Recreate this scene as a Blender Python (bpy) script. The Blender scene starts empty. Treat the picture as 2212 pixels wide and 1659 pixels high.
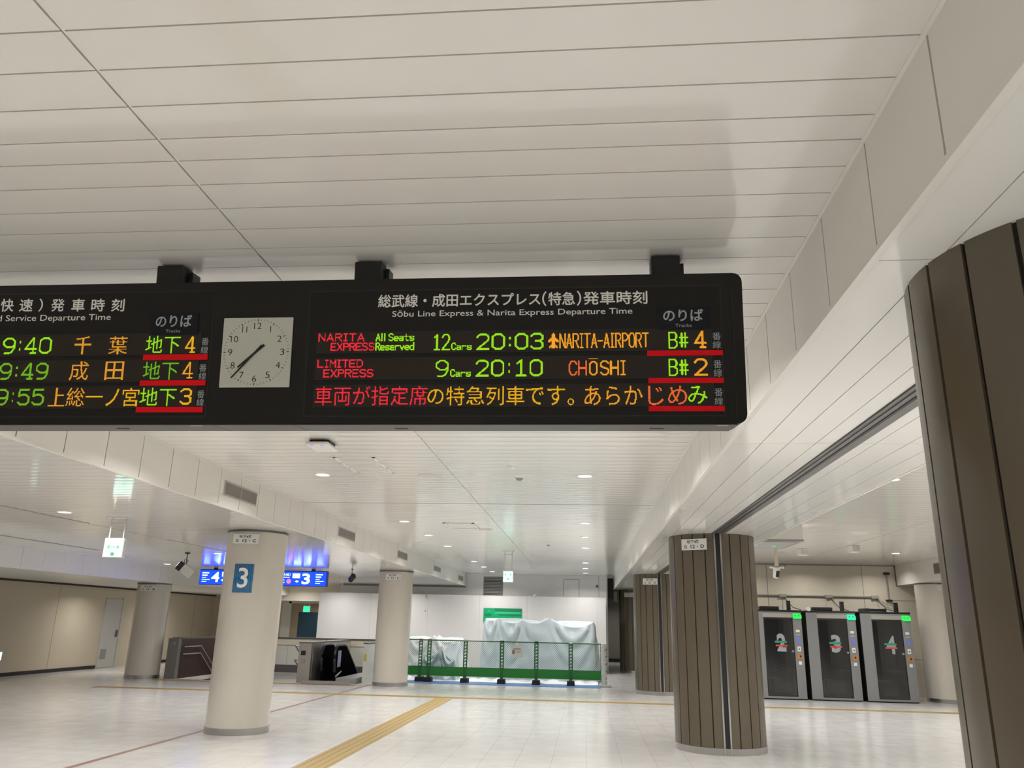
import bpy, math, random
import numpy as np
from mathutils import Matrix, Vector
random.seed(7)
S = bpy.context.scene
C = S.collection
PI = math.pi

# ---------------------------------------------------------------- camera
yaw, pitch, roll = 0.0951425866, 0.292881472, 0.0222256873
cz, sz = math.cos(yaw), math.sin(yaw); cp, sp = math.cos(pitch), math.sin(pitch)
Fw = Vector((-sz*cp, cz*cp, sp)); Rt = Vector((cz, sz, 0)); Up = Rt.cross(Fw)
R2 = math.cos(roll)*Rt + math.sin(roll)*Up
U2 = -math.sin(roll)*Rt + math.cos(roll)*Up
cam = bpy.data.cameras.new('camera'); camo = bpy.data.objects.new('camera', cam); C.objects.link(camo)
M4 = Matrix((R2, U2, -Fw)).transposed().to_4x4(); M4.translation = Vector((0, 0, 1.7))
camo.matrix_world = M4
cam.sensor_fit = 'HORIZONTAL'; cam.sensor_width = 36.0; cam.lens = 1715.0/2212*36
cam.clip_start = 0.05; cam.clip_end = 200
S.camera = camo
# ---------------------------------------------------------------- world and exposure
w = bpy.data.worlds.new('world'); S.world = w; w.use_nodes = True
w.node_tree.nodes['Background'].inputs[0].default_value = (1.0, 0.94, 0.85, 1)
w.node_tree.nodes['Background'].inputs[1].default_value = 0.10
S.view_settings.view_transform = 'Standard'; S.view_settings.look = 'None'
S.view_settings.gamma = 1; S.view_settings.use_curve_mapping = False
S.view_settings.exposure = 0.0
LAMP_W = 40.0                      # watts of each downlight
LAMP_COL = (1.0, 0.97, 0.925)

# ---------------------------------------------------------------- materials
def srgb(r, g, b):
    f = lambda c: (c/255/12.92) if c/255 <= .04045 else ((c/255+.055)/1.055)**2.4
    return (f(r), f(g), f(b), 1)
MATS = {}
def mat(name, col, rough=.5, metal=0.0, spec=.5, noise=0.0, nscale=6.0, bump=0.0, bscale=40.0, coat=0.0, rnoise=0.0, coatr=.05):
    if name in MATS: return MATS[name]
    m = bpy.data.materials.new(name); m.use_nodes = True; nt = m.node_tree; b = nt.nodes['Principled BSDF']
    b.inputs['Base Color'].default_value = col; b.inputs['Roughness'].default_value = rough
    b.inputs['Metallic'].default_value = metal; b.inputs['Specular IOR Level'].default_value = spec
    b.inputs['Coat Weight'].default_value = coat; b.inputs['Coat Roughness'].default_value = coatr
    if noise or bump or rnoise:
        tc = nt.nodes.new('ShaderNodeTexCoord')
        nz = nt.nodes.new('ShaderNodeTexNoise'); nz.inputs['Scale'].default_value = nscale; nz.inputs['Detail'].default_value = 4
        nt.links.new(tc.outputs['Object'], nz.inputs['Vector'])
        if noise:
            r = nt.nodes.new('ShaderNodeMapRange'); r.inputs['To Min'].default_value = 1-noise; r.inputs['To Max'].default_value = 1+noise
            nt.links.new(nz.outputs['Fac'], r.inputs['Value'])
            mx = nt.nodes.new('ShaderNodeVectorMath'); mx.operation = 'SCALE'; mx.inputs[0].default_value = col[:3]
            nt.links.new(r.outputs['Result'], mx.inputs['Scale']); nt.links.new(mx.outputs['Vector'], b.inputs['Base Color'])
        if rnoise:
            r = nt.nodes.new('ShaderNodeMapRange'); r.inputs['To Min'].default_value = max(0, rough-rnoise); r.inputs['To Max'].default_value = rough+rnoise
            nt.links.new(nz.outputs['Fac'], r.inputs['Value']); nt.links.new(r.outputs['Result'], b.inputs['Roughness'])
        if bump:
            n2 = nt.nodes.new('ShaderNodeTexNoise'); n2.inputs['Scale'].default_value = bscale
            nt.links.new(tc.outputs['Object'], n2.inputs['Vector'])
            bp = nt.nodes.new('ShaderNodeBump'); bp.inputs['Strength'].default_value = bump; bp.inputs['Distance'].default_value = .01
            nt.links.new(n2.outputs['Fac'], bp.inputs['Height']); nt.links.new(bp.outputs['Normal'], b.inputs['Normal'])
    MATS[name] = m; return m
def emit(name, col, strength=1.0, base=None):
    if name in MATS: return MATS[name]
    m = bpy.data.materials.new(name); m.use_nodes = True; b = m.node_tree.nodes['Principled BSDF']
    b.inputs['Base Color'].default_value = base or (.02, .02, .02, 1); b.inputs['Roughness'].default_value = .4
    b.inputs['Emission Color'].default_value = col; b.inputs['Emission Strength'].default_value = strength
    MATS[name] = m; return m

slat_m = mat('slat_white', (.76, .745, .70, 1), .13, spec=.5, noise=.015, nscale=1.5, rnoise=.02)
slatlow_m = mat('low_slat_white', (.82, .805, .765, 1), .075, spec=.55, noise=.015, nscale=1.5)
panel_m = mat('panel_white', (.80, .775, .72, 1), .28, noise=.015, nscale=2)
soffit_m = mat('soffit_white', (.80, .79, .75, 1), .11, noise=.01, nscale=2)
gap_m = mat('gap_dark', (.07, .065, .055, 1), .8)
seam_m = mat('seam_grey', (.30, .28, .25, 1), .7)
cream_m = mat('column_cream', (.61, .57, .50, 1), .22, noise=.03, nscale=3, coat=.25, coatr=.12)
brown_m = mat('cladding_taupe', (.122, .100, .070, 1), .27, spec=.5, noise=.05, nscale=4)
groove_m = mat('groove_black', (.012, .010, .008, 1), .6)
steel_m = mat('brushed_steel', (.52, .51, .50, 1), .28, metal=1, noise=.05, nscale=20)
chrome_m = mat('chrome', (.62, .61, .60, 1), .18, metal=1)
darksteel_m = mat('dark_steel', (.16, .155, .15, 1), .4, metal=.6)
wallbeige_m = mat('wall_beige', (.57, .50, .385, 1), .5, noise=.04, nscale=1.2)
booths_wall_m = mat('wall_concrete', (.72, .66, .54, 1), .7, noise=.05, nscale=2.2, bump=.15, bscale=60)
wallwhite_m = mat('wall_white', (.86, .855, .84, 1), .6, noise=.02, nscale=2)
hoard_m = mat('hoarding_white', (.67, .66, .655, 1), .45, noise=.02, nscale=1.5)
base_m = mat('baseboard_dark', (.018, .013, .012, 1), .5)
black_m = mat('black_plastic', (.012, .012, .012, 1), .45)
house_m = mat('sign_housing', (.0115, .0098, .0085, 1), .42, spec=.35)
face_m = mat('sign_face', (.0125, .0108, .0092, 1), .5, spec=.3)
under_m = mat('underside_bounce', (.075, .072, .070, 1), .5)  # lighter grey than the housing: floor bounce put into the underside colour
strip_m = mat('led_strip', (.030, .022, .017, 1), .45, spec=.3)
plate_m = mat('track_plate', (.006, .007, .011, 1), .4, spec=.3)
textw_m = mat('text_white', (.86, .85, .80, 1), .5)
textg_m = mat('text_grey', (.42, .47, .50, 1), .5)
textk_m = mat('text_black', (.02, .02, .02, 1), .5)
platew_m = mat('plate_white', (.74, .73, .70, 1), .35)
dial_m = mat('clock_dial', (.60, .61, .53, 1), .4)
ledr_m = emit('led_red', srgb(255, 36, 58), 1.0)
ledg_m = emit('led_green', srgb(165, 250, 8), 1.0)
ledgd_m = emit('led_green_dim', srgb(120, 195, 20), 1.0)
leda_m = emit('led_amber', srgb(255, 190, 0), 1.0)
ledad_m = emit('led_amber_dim', srgb(245, 168, 38), 1.0)
ledo_m = emit('led_orange', srgb(255, 170, 28), 1.05)
ledo2_m = emit('led_red_orange', srgb(255, 112, 45), 1.0)
redbar_m = mat('red_tape', (.88, .004, .010, 1), .5, spec=.2)
tact_m = mat('tactile_yellow', (.40, .285, .105, 1), .4, noise=.06, nscale=8)
redline_m = mat('floor_line_brown', (.27, .15, .115, 1), .35, noise=.08, nscale=5)
grille_m = mat('vent_grey', (.30, .285, .26, 1), .5)
grillebk_m = mat('vent_back', (.05, .048, .045, 1), .7)
green_m = mat('barrier_green', (.012, .135, .03, 1), .4, noise=.05)
kick_m = mat('barrier_kickplate', (.012, .21, .020, 1), .45)
wire_m = mat('mesh_wire', (.10, .21, .17, 1), .4)
rubber_m = mat('rubber_block', (.014, .011, .010, 1), .7)
sheet_m = mat('plastic_sheet', (.60, .68, .72, 1), .38, spec=.4, noise=.03, nscale=3)
sheetw_m = mat('white_sheet', (.80, .82, .84, 1), .45, noise=.03)
bluetarp_m = mat('blue_tarp', (.10, .22, .52, 1), .5, noise=.06)
signgreen_m = mat('sign_green', (.0, .36, .14, 1), .4)
signgreen2_m = mat('sign_green_dark', (.0, .22, .09, 1), .4)
signgreen3_m = mat('sign_green_light', (.03, .50, .23, 1), .4)
exitw_m = emit('exit_face', srgb(205, 255, 240), 1.5)
exitg_m = emit('exit_green', srgb(20, 205, 120), 1.0)
exitgl_m = emit('exit_green_bright', srgb(40, 235, 160), 1.4)
bsign_m = emit('blue_lit', (.002, .035, .95, 1), 2.6)
bsignw_m = emit('blue_sign_white', (.55, .85, 1.0, 1), 2.0)
bsignp_m = emit('blue_sign_pink', (1.0, .18, .50, 1), 1.3)
lens_m = emit('downlight_lens', (1, .98, .94, 1), 4.0)
blue3_m = mat('number_plate_blue', (.002, .15, .37, 1), .25, coat=.4)
booth_m = mat('booth_grey', (.215, .218, .222, 1), .42, noise=.02)
boothdk_m = mat('booth_black', (.008, .008, .010, 1), .4)
strip_al = mat('aluminium_strip', (.55, .53, .49, 1), .3, metal=.7)
lampg_m = emit('booth_lamp_green', srgb(10, 235, 80), 1.25)
lampt_m = emit('booth_lamp_teal', srgb(10, 232, 165), 1.25)
lampd_m = emit('booth_lamp_dark', srgb(0, 150, 50), .8)
stick_or = mat('sticker_orange', (.55, .20, .02, 1), .5)
stick_bl = mat('sticker_blue', (.16, .20, .75, 1), .5)
stick_red = mat('sticker_red', (.62, .06, .05, 1), .5)
stick_gr = mat('sticker_green', (.02, .28, .17, 1), .5)
numeral_m = mat('numeral_grey', (.30, .32, .34, 1), .6)
chair_m = mat('chair_grey', (.75, .77, .77, 1), .5)
doorblue_m = mat('door_blue', (.018, .062, .105, 1), .45)
frame_m = mat('door_frame_beige', (.34, .28, .19, 1), .5)
whiteframe_m = mat('frame_white', (.62, .59, .52, 1), .5)
stairwall_m = mat('stair_wall_brown', (.040, .014, .012, 1), .45)
parapet_m = mat('parapet_cream', (.78, .72, .60, 1), .45)
parpanel_m = mat('parapet_panel', (.70, .70, .65, 1), .4)
skirt_m = mat('skirting_grey', (.12, .11, .11, 1), .5)
escsteel_m = mat('escalator_steel', (.42, .40, .36, 1), .35, metal=.7)
escblack_m = mat('escalator_black', (.006, .006, .007, 1), .5, spec=.0)
handrail_m = mat('handrail_black', (.006, .006, .012, 1), .3)
cctv_w = mat('camera_white', (.55, .53, .48, 1), .4)
paper_m = mat('paper', (.62, .60, .53, 1), .7)
yellow_m = mat('sticker_yellow', (.62, .48, .10, 1), .5)
concrete_dark_m = mat('corridor_wall', (.20, .195, .165, 1), .7)
duct_m = mat('duct_dark', (.055, .05, .042, 1), .6)
# glass of the booth doors: dark tinted pane with a clear reflection
def glass():
    m = bpy.data.materials.new('tinted_glass'); m.use_nodes = True; nt = m.node_tree; nt.nodes.clear()
    out = nt.nodes.new('ShaderNodeOutputMaterial'); mix = nt.nodes.new('ShaderNodeMixShader'); fr = nt.nodes.new('ShaderNodeFresnel')
    fr.inputs['IOR'].default_value = 1.85
    tr = nt.nodes.new('ShaderNodeBsdfTransparent'); tr.inputs[0].default_value = (.55, .56, .56, 1)
    gl = nt.nodes.new('ShaderNodeBsdfGlossy'); gl.inputs['Roughness'].default_value = .12; gl.inputs[0].default_value = (.9, .9, .9, 1)
    nt.links.new(fr.outputs[0], mix.inputs[0]); nt.links.new(tr.outputs[0], mix.inputs[1]); nt.links.new(gl.outputs[0], mix.inputs[2])
    nt.links.new(mix.outputs[0], out.inputs[0]); return m
glass_m = glass()
# polished floor: large pale tiles with faint joints
def floor_mat():
    m = bpy.data.materials.new('floor_tiles'); m.use_nodes = True; nt = m.node_tree; b = nt.nodes['Principled BSDF']
    tc = nt.nodes.new('ShaderNodeTexCoord')
    br = nt.nodes.new('ShaderNodeTexBrick'); br.offset = 0; br.inputs['Scale'].default_value = 1
    br.inputs['Brick Width'].default_value = .45; br.inputs['Row Height'].default_value = .45; br.inputs['Mortar Size'].default_value = .0035
    br.inputs['Mortar Smooth'].default_value = .3
    br.inputs['Color1'].default_value = (.71, .70, .69, 1); br.inputs['Color2'].default_value = (.675, .665, .655, 1); br.inputs['Mortar'].default_value = (.50, .485, .46, 1)
    nt.links.new(tc.outputs['Object'], br.inputs['Vector'])
    nz = nt.nodes.new('ShaderNodeTexNoise'); nz.inputs['Scale'].default_value = 3.0; nz.inputs['Detail'].default_value = 6
    nt.links.new(tc.outputs['Object'], nz.inputs['Vector'])
    mp = nt.nodes.new('ShaderNodeMapRange'); mp.inputs['To Min'].default_value = .94; mp.inputs['To Max'].default_value = 1.06
    nt.links.new(nz.outputs['Fac'], mp.inputs['Value'])
    sc = nt.nodes.new('ShaderNodeVectorMath'); sc.operation = 'SCALE'
    nt.links.new(br.outputs['Color'], sc.inputs[0]); nt.links.new(mp.outputs['Result'], sc.inputs['Scale'])
    nt.links.new(sc.outputs['Vector'], b.inputs['Base Color'])
    r = nt.nodes.new('ShaderNodeMapRange'); r.inputs['To Min'].default_value = .10; r.inputs['To Max'].default_value = .20
    nt.links.new(nz.outputs['Fac'], r.inputs['Value']); nt.links.new(r.outputs['Result'], b.inputs['Roughness'])
    n2 = nt.nodes.new('ShaderNodeTexNoise'); n2.inputs['Scale'].default_value = 2.2; n2.inputs['Detail'].default_value = 2
    nt.links.new(tc.outputs['Object'], n2.inputs['Vector'])
    bp = nt.nodes.new('ShaderNodeBump'); bp.inputs['Strength'].default_value = .06; bp.inputs['Distance'].default_value = .02
    nt.links.new(n2.outputs['Fac'], bp.inputs['Height']); nt.links.new(bp.outputs['Normal'], b.inputs['Normal'])
    return m
floor_m = floor_mat()

# ---------------------------------------------------------------- helpers
def tag(o, label=None, cat=None, group=None, kind=None):
    if label: o['label'] = label
    if cat: o['category'] = cat
    if group: o['group'] = group
    if kind: o['kind'] = kind
    return o
def thing(name, label, cat, loc=(0, 0, 0), rot=(0, 0, 0), group=None):
    o = bpy.data.objects.new(name, None); C.objects.link(o); o.location = loc; o.rotation_euler = rot
    o.empty_display_size = .1
    return tag(o, label, cat, group)
class MB:
    def __init__(s): s.v = []; s.f = []; s.sm = []
    def add(s, vs, fs, smooth=False):
        n = len(s.v); s.v += [tuple(v) for v in vs]; s.f += [tuple(i+n for i in f) for f in fs]; s.sm += [smooth]*len(fs); return s
    def box(s, x0, x1, y0, y1, z0, z1):
        return s.add([(x0,y0,z0),(x1,y0,z0),(x1,y1,z0),(x0,y1,z0),(x0,y0,z1),(x1,y0,z1),(x1,y1,z1),(x0,y1,z1)],
                     [(0,3,2,1),(4,5,6,7),(0,1,5,4),(1,2,6,5),(2,3,7,6),(3,0,4,7)])
    def quad(s, a, b, c, d): return s.add([a, b, c, d], [(0, 1, 2, 3)])
    def cyl(s, cx, cy, r, z0, z1, n=32, r2=None, smooth=True):
        r2 = r if r2 is None else r2
        vs = [(cx+r*math.cos(2*PI*i/n), cy+r*math.sin(2*PI*i/n), z0) for i in range(n)]+[(cx+r2*math.cos(2*PI*i/n), cy+r2*math.sin(2*PI*i/n), z1) for i in range(n)]
        s.add(vs, [(i, (i+1) % n, n+(i+1) % n, n+i) for i in range(n)], smooth)
        s.add(vs[:n], [tuple(range(n-1, -1, -1))]); s.add(vs[n:], [tuple(range(n))]); return s
    def tube(s, pts, r, n=8, cap=True):
        pts = [Vector(p) for p in pts]; rings = []
        for i, p in enumerate(pts):
            a = pts[max(0, i-1)]; b = pts[min(len(pts)-1, i+1)]; t = (b-a).normalized()
            u = t.cross(Vector((0, 0, 1)))
            if u.length < .05: u = t.cross(Vector((1, 0, 0)))
            u.normalize(); v = t.cross(u)
            rings.append([p+r*(math.cos(2*PI*k/n)*u+math.sin(2*PI*k/n)*v) for k in range(n)])
        vs = [q for R in rings for q in R]; fs = []
        for i in range(len(pts)-1):
            for k in range(n): fs.append((i*n+k, i*n+(k+1) % n, (i+1)*n+(k+1) % n, (i+1)*n+k))
        s.add(vs, fs, n > 4)
        if cap: s.add(rings[0], [tuple(range(n-1, -1, -1))]); s.add(rings[-1], [tuple(range(n))])
        return s
    def prism(s, poly, axis, a, b, smooth=False):
        def P(p, t): return (t, p[0], p[1]) if axis == 'x' else ((p[0], t, p[1]) if axis == 'y' else (p[0], p[1], t))
        n = len(poly); vs = [P(p, a) for p in poly]+[P(p, b) for p in poly]
        s.add(vs, [(i, (i+1) % n, n+(i+1) % n, n+i) for i in range(n)], smooth)
        s.add(vs[:n], [tuple(range(n-1, -1, -1))]); s.add(vs[n:], [tuple(range(n))]); return s
    def build(s, name, m, parent=None, bevel=0, label=None):
        me = bpy.data.meshes.new(name); me.from_pydata(s.v, [], s.f)
        me.polygons.foreach_set('use_smooth', s.sm); me.materials.append(m)
        import bmesh
        bm = bmesh.new(); bm.from_mesh(me); bmesh.ops.recalc_face_normals(bm, faces=bm.faces); bm.to_mesh(me); bm.free()
        me.update()
        o = bpy.data.objects.new(name, me); C.objects.link(o)
        if parent: o.parent = parent
        if bevel:
            b = o.modifiers.new('bevel', 'BEVEL'); b.width = bevel; b.segments = 2; b.limit_method = 'ANGLE'; b.angle_limit = .7
        if label: o['label'] = label
        return o
def B(name, m, parent, x0, x1, y0, y1, z0, z1, bevel=0, label=None):
    return MB().box(x0, x1, y0, y1, z0, z1).build(name, m, parent, bevel, label)
def struct(o): o['kind'] = 'structure'; return o
def copy_thing(o, loc=None, label=None, group=None):
    def cp(x, par):
        c = x.copy(); C.objects.link(c); c.parent = par
        for ch in x.children: cp(ch, c)
        return c
    c = cp(o, None)
    if loc is not None: c.location = loc
    if label: c['label'] = label
    if group: c['group'] = group
    return c
# lettering: outlines of the built-in font as meshes, in the x-z plane
_tc = {}
def glyphs(s, bold=0.0, ext=0.0):
    k = (s, bold, ext)
    if k in _tc: return _tc[k]
    cu = bpy.data.curves.new('t', 'FONT'); cu.body = s; cu.size = 1; cu.offset = bold; cu.resolution_u = 3; cu.extrude = ext
    o = bpy.data.objects.new('t', cu); C.objects.link(o); bpy.context.view_layer.update()
    me = bpy.data.meshes.new_from_object(o.evaluated_get(bpy.context.evaluated_depsgraph_get()))
    me.calc_loop_triangles()
    v = [tuple(x.co) for x in me.vertices]; f = [tuple(p.vertices) for p in me.polygons]; t = [tuple(x.vertices) for x in me.loop_triangles]
    bpy.data.objects.remove(o); bpy.data.curves.remove(cu); bpy.data.meshes.remove(me)
    _tc[k] = (v, f, t); return _tc[k]
def text_into(mb, s, u0, u1, v0, v1, y=-.001, bold=0.0):
    v, f, t = glyphs(s, bold)
    xs = [p[0] for p in v]; ys = [p[1] for p in v]
    a = (u1-u0)/max(1e-6, max(xs)-min(xs)); b = (v1-v0)/max(1e-6, max(ys)-min(ys))
    mb.add([(u0+(p[0]-min(xs))*a, y, v0+(p[1]-min(ys))*b) for p in v], f); return mb
def led_into(mb, s, u0, u1, v0, v1, pitch=.0036, y=-.002, bold=0.0, thr=.45):
    v, f, t = glyphs(s, bold)
    P = np.array([(p[0], p[1]) for p in v]); mn = P.min(0); mx = P.max(0)
    P = (P-mn)/np.maximum(mx-mn, 1e-6)*np.array([u1-u0, v1-v0])
    nx = max(1, int(round((u1-u0)/pitch))); nz = max(1, int(round((v1-v0)/pitch))); px = (u1-u0)/nx; pz = (v1-v0)/nz
    k = 3
    gx = (np.arange(nx*k)+.5)*px/k; gz = (np.arange(nz*k)+.5)*pz/k
    hit = np.zeros((nz*k, nx*k), bool)
    for tri in t:
        a, b, c = P[tri[0]], P[tri[1]], P[tri[2]]
        x0, x1 = min(a[0], b[0], c[0]), max(a[0], b[0], c[0]); z0, z1 = min(a[1], b[1], c[1]), max(a[1], b[1], c[1])
        i0, i1 = np.searchsorted(gx, [x0, x1]); j0, j1 = np.searchsorted(gz, [z0, z1])
        if i1 <= i0 or j1 <= j0: continue
        X, Z = np.meshgrid(gx[i0:i1], gz[j0:j1])
        d = lambda p, q: (q[0]-p[0])*(Z-p[1])-(q[1]-p[1])*(X-p[0])
        e1, e2, e3 = d(a, b), d(b, c), d(c, a)
        hit[j0:j1, i0:i1] |= ((e1 >= 0) & (e2 >= 0) & (e3 >= 0)) | ((e1 <= 0) & (e2 <= 0) & (e3 <= 0))
    cov = hit.reshape(nz, k, nx, k).mean((1, 3))
    h = .42
    for j, i in zip(*np.nonzero(cov > thr)):
        x = u0+(i+.5)*px; z = v0+(j+.5)*pz
        mb.add([(x-h*px, y, z-h*pz), (x+h*px, y, z-h*pz), (x+h*px, y, z+h*pz), (x-h*px, y, z+h*pz)], [(0, 1, 2, 3)])
    return mb

S8 = [(1,.85),(.75,1),(.25,1),(0,.85),(0,.65),(.25,.53),(.75,.47),(1,.35),(1,.15),(.75,0),(.25,0),(0,.15)]
OO = [(.3,0),(.7,0),(1,.18),(1,.82),(.7,1),(.3,1),(0,.82),(0,.18),(.3,0)]
STR = {'0':[OO],'O':[OO],'1':[[(.2,.8),(.55,1),(.55,0)],[(.15,0),(.95,0)]],
 '2':[[(0,.8),(.1,.93),(.3,1),(.7,1),(.93,.9),(1,.75),(.93,.58),(0,0),(1,0)]],
 '3':[[(0,.85),(.25,1),(.75,1),(1,.85),(1,.65),(.75,.52),(.4,.52)],[(.75,.52),(1,.38),(1,.15),(.75,0),(.25,0),(0,.15)]],
 '4':[[(1,.27),(0,.27),(.68,1),(.74,1),(.74,0)],[(.52,0),(.98,0)]],
 '5':[[(.95,1),(.1,1),(.05,.55),(.3,.65),(.7,.65),(1,.48),(1,.18),(.75,0),(.25,0),(0,.15)]],
 '9':[[(1,.6),(.8,.42),(.3,.42),(0,.58),(0,.82),(.3,1),(.7,1),(1,.82),(1,.35),(.8,.08),(.55,0),(.15,0)]],
 ':':[[(.5,.70),(.5,.76)],[(.5,.22),(.5,.28)]],'-':[[(0,.48),(1,.48)]],
 'N':[[(0,0),(0,1),(1,0),(1,1)]],'A':[[(0,0),(.5,1),(1,0)],[(.2,.33),(.8,.33)]],
 'R':[[(0,0),(0,1),(.7,1),(1,.85),(1,.65),(.7,.5),(0,.5)],[(.5,.5),(1,0)]],
 'I':[[(.5,0),(.5,1)],[(.1,1),(.9,1)],[(.1,0),(.9,0)]],'T':[[(0,1),(1,1)],[(.5,1),(.5,0)]],
 'E':[[(1,1),(0,1),(0,0),(1,0)],[(0,.52),(.8,.52)]],'X':[[(0,0),(1,1)],[(0,1),(1,0)]],
 'P':[[(0,0),(0,1),(.7,1),(1,.85),(1,.65),(.7,.48),(0,.48)]],'S':[S8],'L':[[(0,1),(0,0),(1,0)]],
 'M':[[(0,0),(0,1),(.5,.45),(1,1),(1,0)]],'D':[[(0,0),(0,1),(.65,1),(1,.75),(1,.25),(.65,0),(0,0)]],
 'C':[[(1,.8),(.75,1),(.3,1),(0,.75),(0,.25),(.3,0),(.75,0),(1,.2)]],'H':[[(0,0),(0,1)],[(1,0),(1,1)],[(0,.5),(1,.5)]],
 'B':[[(0,0),(0,1),(.65,1),(.92,.87),(.92,.66),(.65,.53),(0,.53)],[(.65,.53),(1,.38),(1,.15),(.7,0),(0,0)],[(-.15,0),(.2,0)],[(-.15,1),(.2,1)]],
 '#':[[(.28,.05),(.28,.95)],[(.74,.05),(.74,.95)],[(0,.33),(1,.33)],[(0,.66),(1,.66)]],
 'l':[[(.5,0),(.5,1)]],'e':[[(0,.32),(1,.32),(.95,.5),(.7,.62),(.3,.62),(0,.45),(0,.15),(.3,0),(.9,.03)]],
 'a':[[(.05,.55),(.3,.62),(.7,.62),(.95,.5),(.95,0)],[(.95,.36),(.3,.36),(0,.22),(.1,.04),(.4,0),(.95,.12)]],
 't':[[(.4,.9),(.4,.12),(.6,0),(.95,.05)],[(0,.62),(.9,.62)]],'s':[[(p[0],p[1]*.62) for p in S8]],
 'r':[[(0,0),(0,.62)],[(0,.42),(.4,.62),(.9,.58)]],'v':[[(0,.62),(.5,0),(1,.62)]],
 'd':[[(1,1),(1,0)],[(1,.45),(.7,.62),(.3,.62),(0,.45),(0,.15),(.3,0),(.7,0),(1,.17)]],' ':[]}
WID = {':':.35,'l':.35,'I':.62,' ':.3,'T':1.0,'-':.8}
def led_strokes(mb, s, u0, u1, v0, v1, pitch=.0036, y=-.0062, t=.8, gap=.34):
    ws = [WID.get(c, 1.0) for c in s]; tot = sum(ws)+gap*(len(s)-1); m = t*pitch
    k = (u1-u0-2*m)/tot; H_ = v1-v0-2*m; x = u0+m; seg = []
    for c, w_ in zip(s, ws):
        for pl_ in STR[c]:
            P = [(x+p[0]*w_*k, v0+m+p[1]*H_) for p in pl_]; seg += list(zip(P[:-1], P[1:]))
        x += (w_+gap)*k
    nx = max(1, round((u1-u0)/pitch)); nz = max(1, round((v1-v0)/pitch)); px = (u1-u0)/nx; pz = (v1-v0)/nz
    X, Z = np.meshgrid(u0+(np.arange(nx)+.5)*px, v0+(np.arange(nz)+.5)*pz); best = np.full(X.shape, 9.)
    for (a, b) in seg:
        d = np.array(b)-np.array(a); L2 = max(1e-12, d@d); q = np.clip(((X-a[0])*d[0]+(Z-a[1])*d[1])/L2, 0, 1)
        best = np.minimum(best, np.hypot(X-a[0]-q*d[0], Z-a[1]-q*d[1]))
    h = .43
    for j, i in zip(*np.nonzero(best <= t*pitch)):
        xx, zz = X[j, i], Z[j, i]
        mb.add([(xx-h*px, y, zz-h*pz), (xx+h*px, y, zz-h*pz), (xx+h*px, y, zz+h*pz), (xx-h*px, y, zz+h*pz)], [(0, 1, 2, 3)])
    return mb

# ================================================================ THE SETTING
ZC, ZS = 3.52, 3.06
XC, XD, XD2 = -4.62, 1.085, 2.86
YW = 31.5
def edges(y0, y1, p): return list(np.arange(y0, y1, p))+[y1]
near = [2.006-.205*k for k in range(48, 0, -1)]+[2.006, 2.2, 2.405, 2.613, 2.769, 2.958, 3.167, 3.37, 3.577, 3.794]
ymain = near+[3.794+.2055*k for k in range(1, 135) if 3.794+.2055*k < YW-.05]+[YW]
def slats(name, xr, ys, z, crown=.0016, g=.0035, lift=.014, m=slat_m):
    mb = MB(); bk = MB()
    for x0, x1 in xr:
        for a, b in zip(ys[:-1], ys[1:]):
            a2, b2 = a+g, b-g; n = 5
            pr = [(a2+(b2-a2)*k/n, z-crown*(1-(2*k/n-1)**2)) for k in range(n+1)]
            vs = [(x0, p[0], p[1]) for p in pr]+[(x1, p[0], p[1]) for p in pr]
            mb.add(vs, [(k, k+1, n+2+k, n+1+k) for k in range(n)], True)
            mb.quad((x0, a2, z), (x1, a2, z), (x1, a2, z+lift), (x0, a2, z+lift)); mb.quad((x0, b2, z), (x1, b2, z), (x1, b2, z+lift), (x0, b2, z+lift))
            for xx in (x0, x1): mb.quad((xx, a2, z), (xx, b2, z), (xx, b2, z+lift), (xx, a2, z+lift))
    o = struct(mb.build(name, m)); o.name = name
    return o
ceil = slats('ceiling', [(XC+.012, -1.697), (-1.683, XD-.012)], ymain, ZC)
struct(B('ceiling_backing', gap_m, ceil, XC-.1, XD+.1, ymain[0], YW, ZC+.014, ZC+.05))
# the thin joint trims along the ceiling edges and the cross joint
tr = MB()
for x in (XC+.006, XD-.006): tr.box(x-.010, x+.010, ymain[0], YW, ZC-.006, ZC+.02)
tr.box(-1.694, -1.686, ymain[0], YW, ZC+.004, ZC+.02)
struct(tr.build('trim_1', panel_m))
struct(MB().box(XC, XD, 12.59, 12.602, ZC-.0035, ZC).build('trim_2', seam_m))
# bay on the right, beyond the wide beam
ymr = edges(-4, 24.15, .2055)
ceil2 = slats('ceiling_right', [(XD2+.012, 5.83), (5.842, 8.79)], ymr, ZC)
struct(B('ceiling_right_backing', gap_m, ceil2, XD2-.1, 8.9, -4, 24.2, ZC+.014, ZC+.05))
# low ceiling of the bay on the left
yml = edges(-4, 34.3, .2055)
ceil3 = slats('ceiling_left', [(-7.76, XC-.012), (-10.73, -7.79), (-12.1, -10.76)], yml, ZS, crown=.0008, m=slatlow_m)
struct(B('ceiling_left_backing', gap_m, ceil3, -12.1, XC-.005, -4, 34.3, ZS+.014, ZS+.05))
# left beam face with its panel joints
def beam_face(name, x, dx, z0, z1, ys):
    mb = MB()
    for a, b in zip(ys[:-1], ys[1:]): mb.box(min(x, x+dx), max(x, x+dx), a+.006, b-.006, z0, z1)
    o = struct(mb.build(name, panel_m)); return o
yc = [6.555+.6215*k for k in range(-16, 41)]+[YW]
o = beam_face('wall_left_beam', XC, -.02, ZS, ZC+.02, yc); o.name = 'trim_3'
struct(B('joint', gap_m, o, XC-.05, XC-.012, yc[0], YW, ZS+.03, ZC)); struct(B('edge', panel_m, o, XC-.03, XC+.004, yc[0], YW, ZS-.012, ZS+.012))
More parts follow.
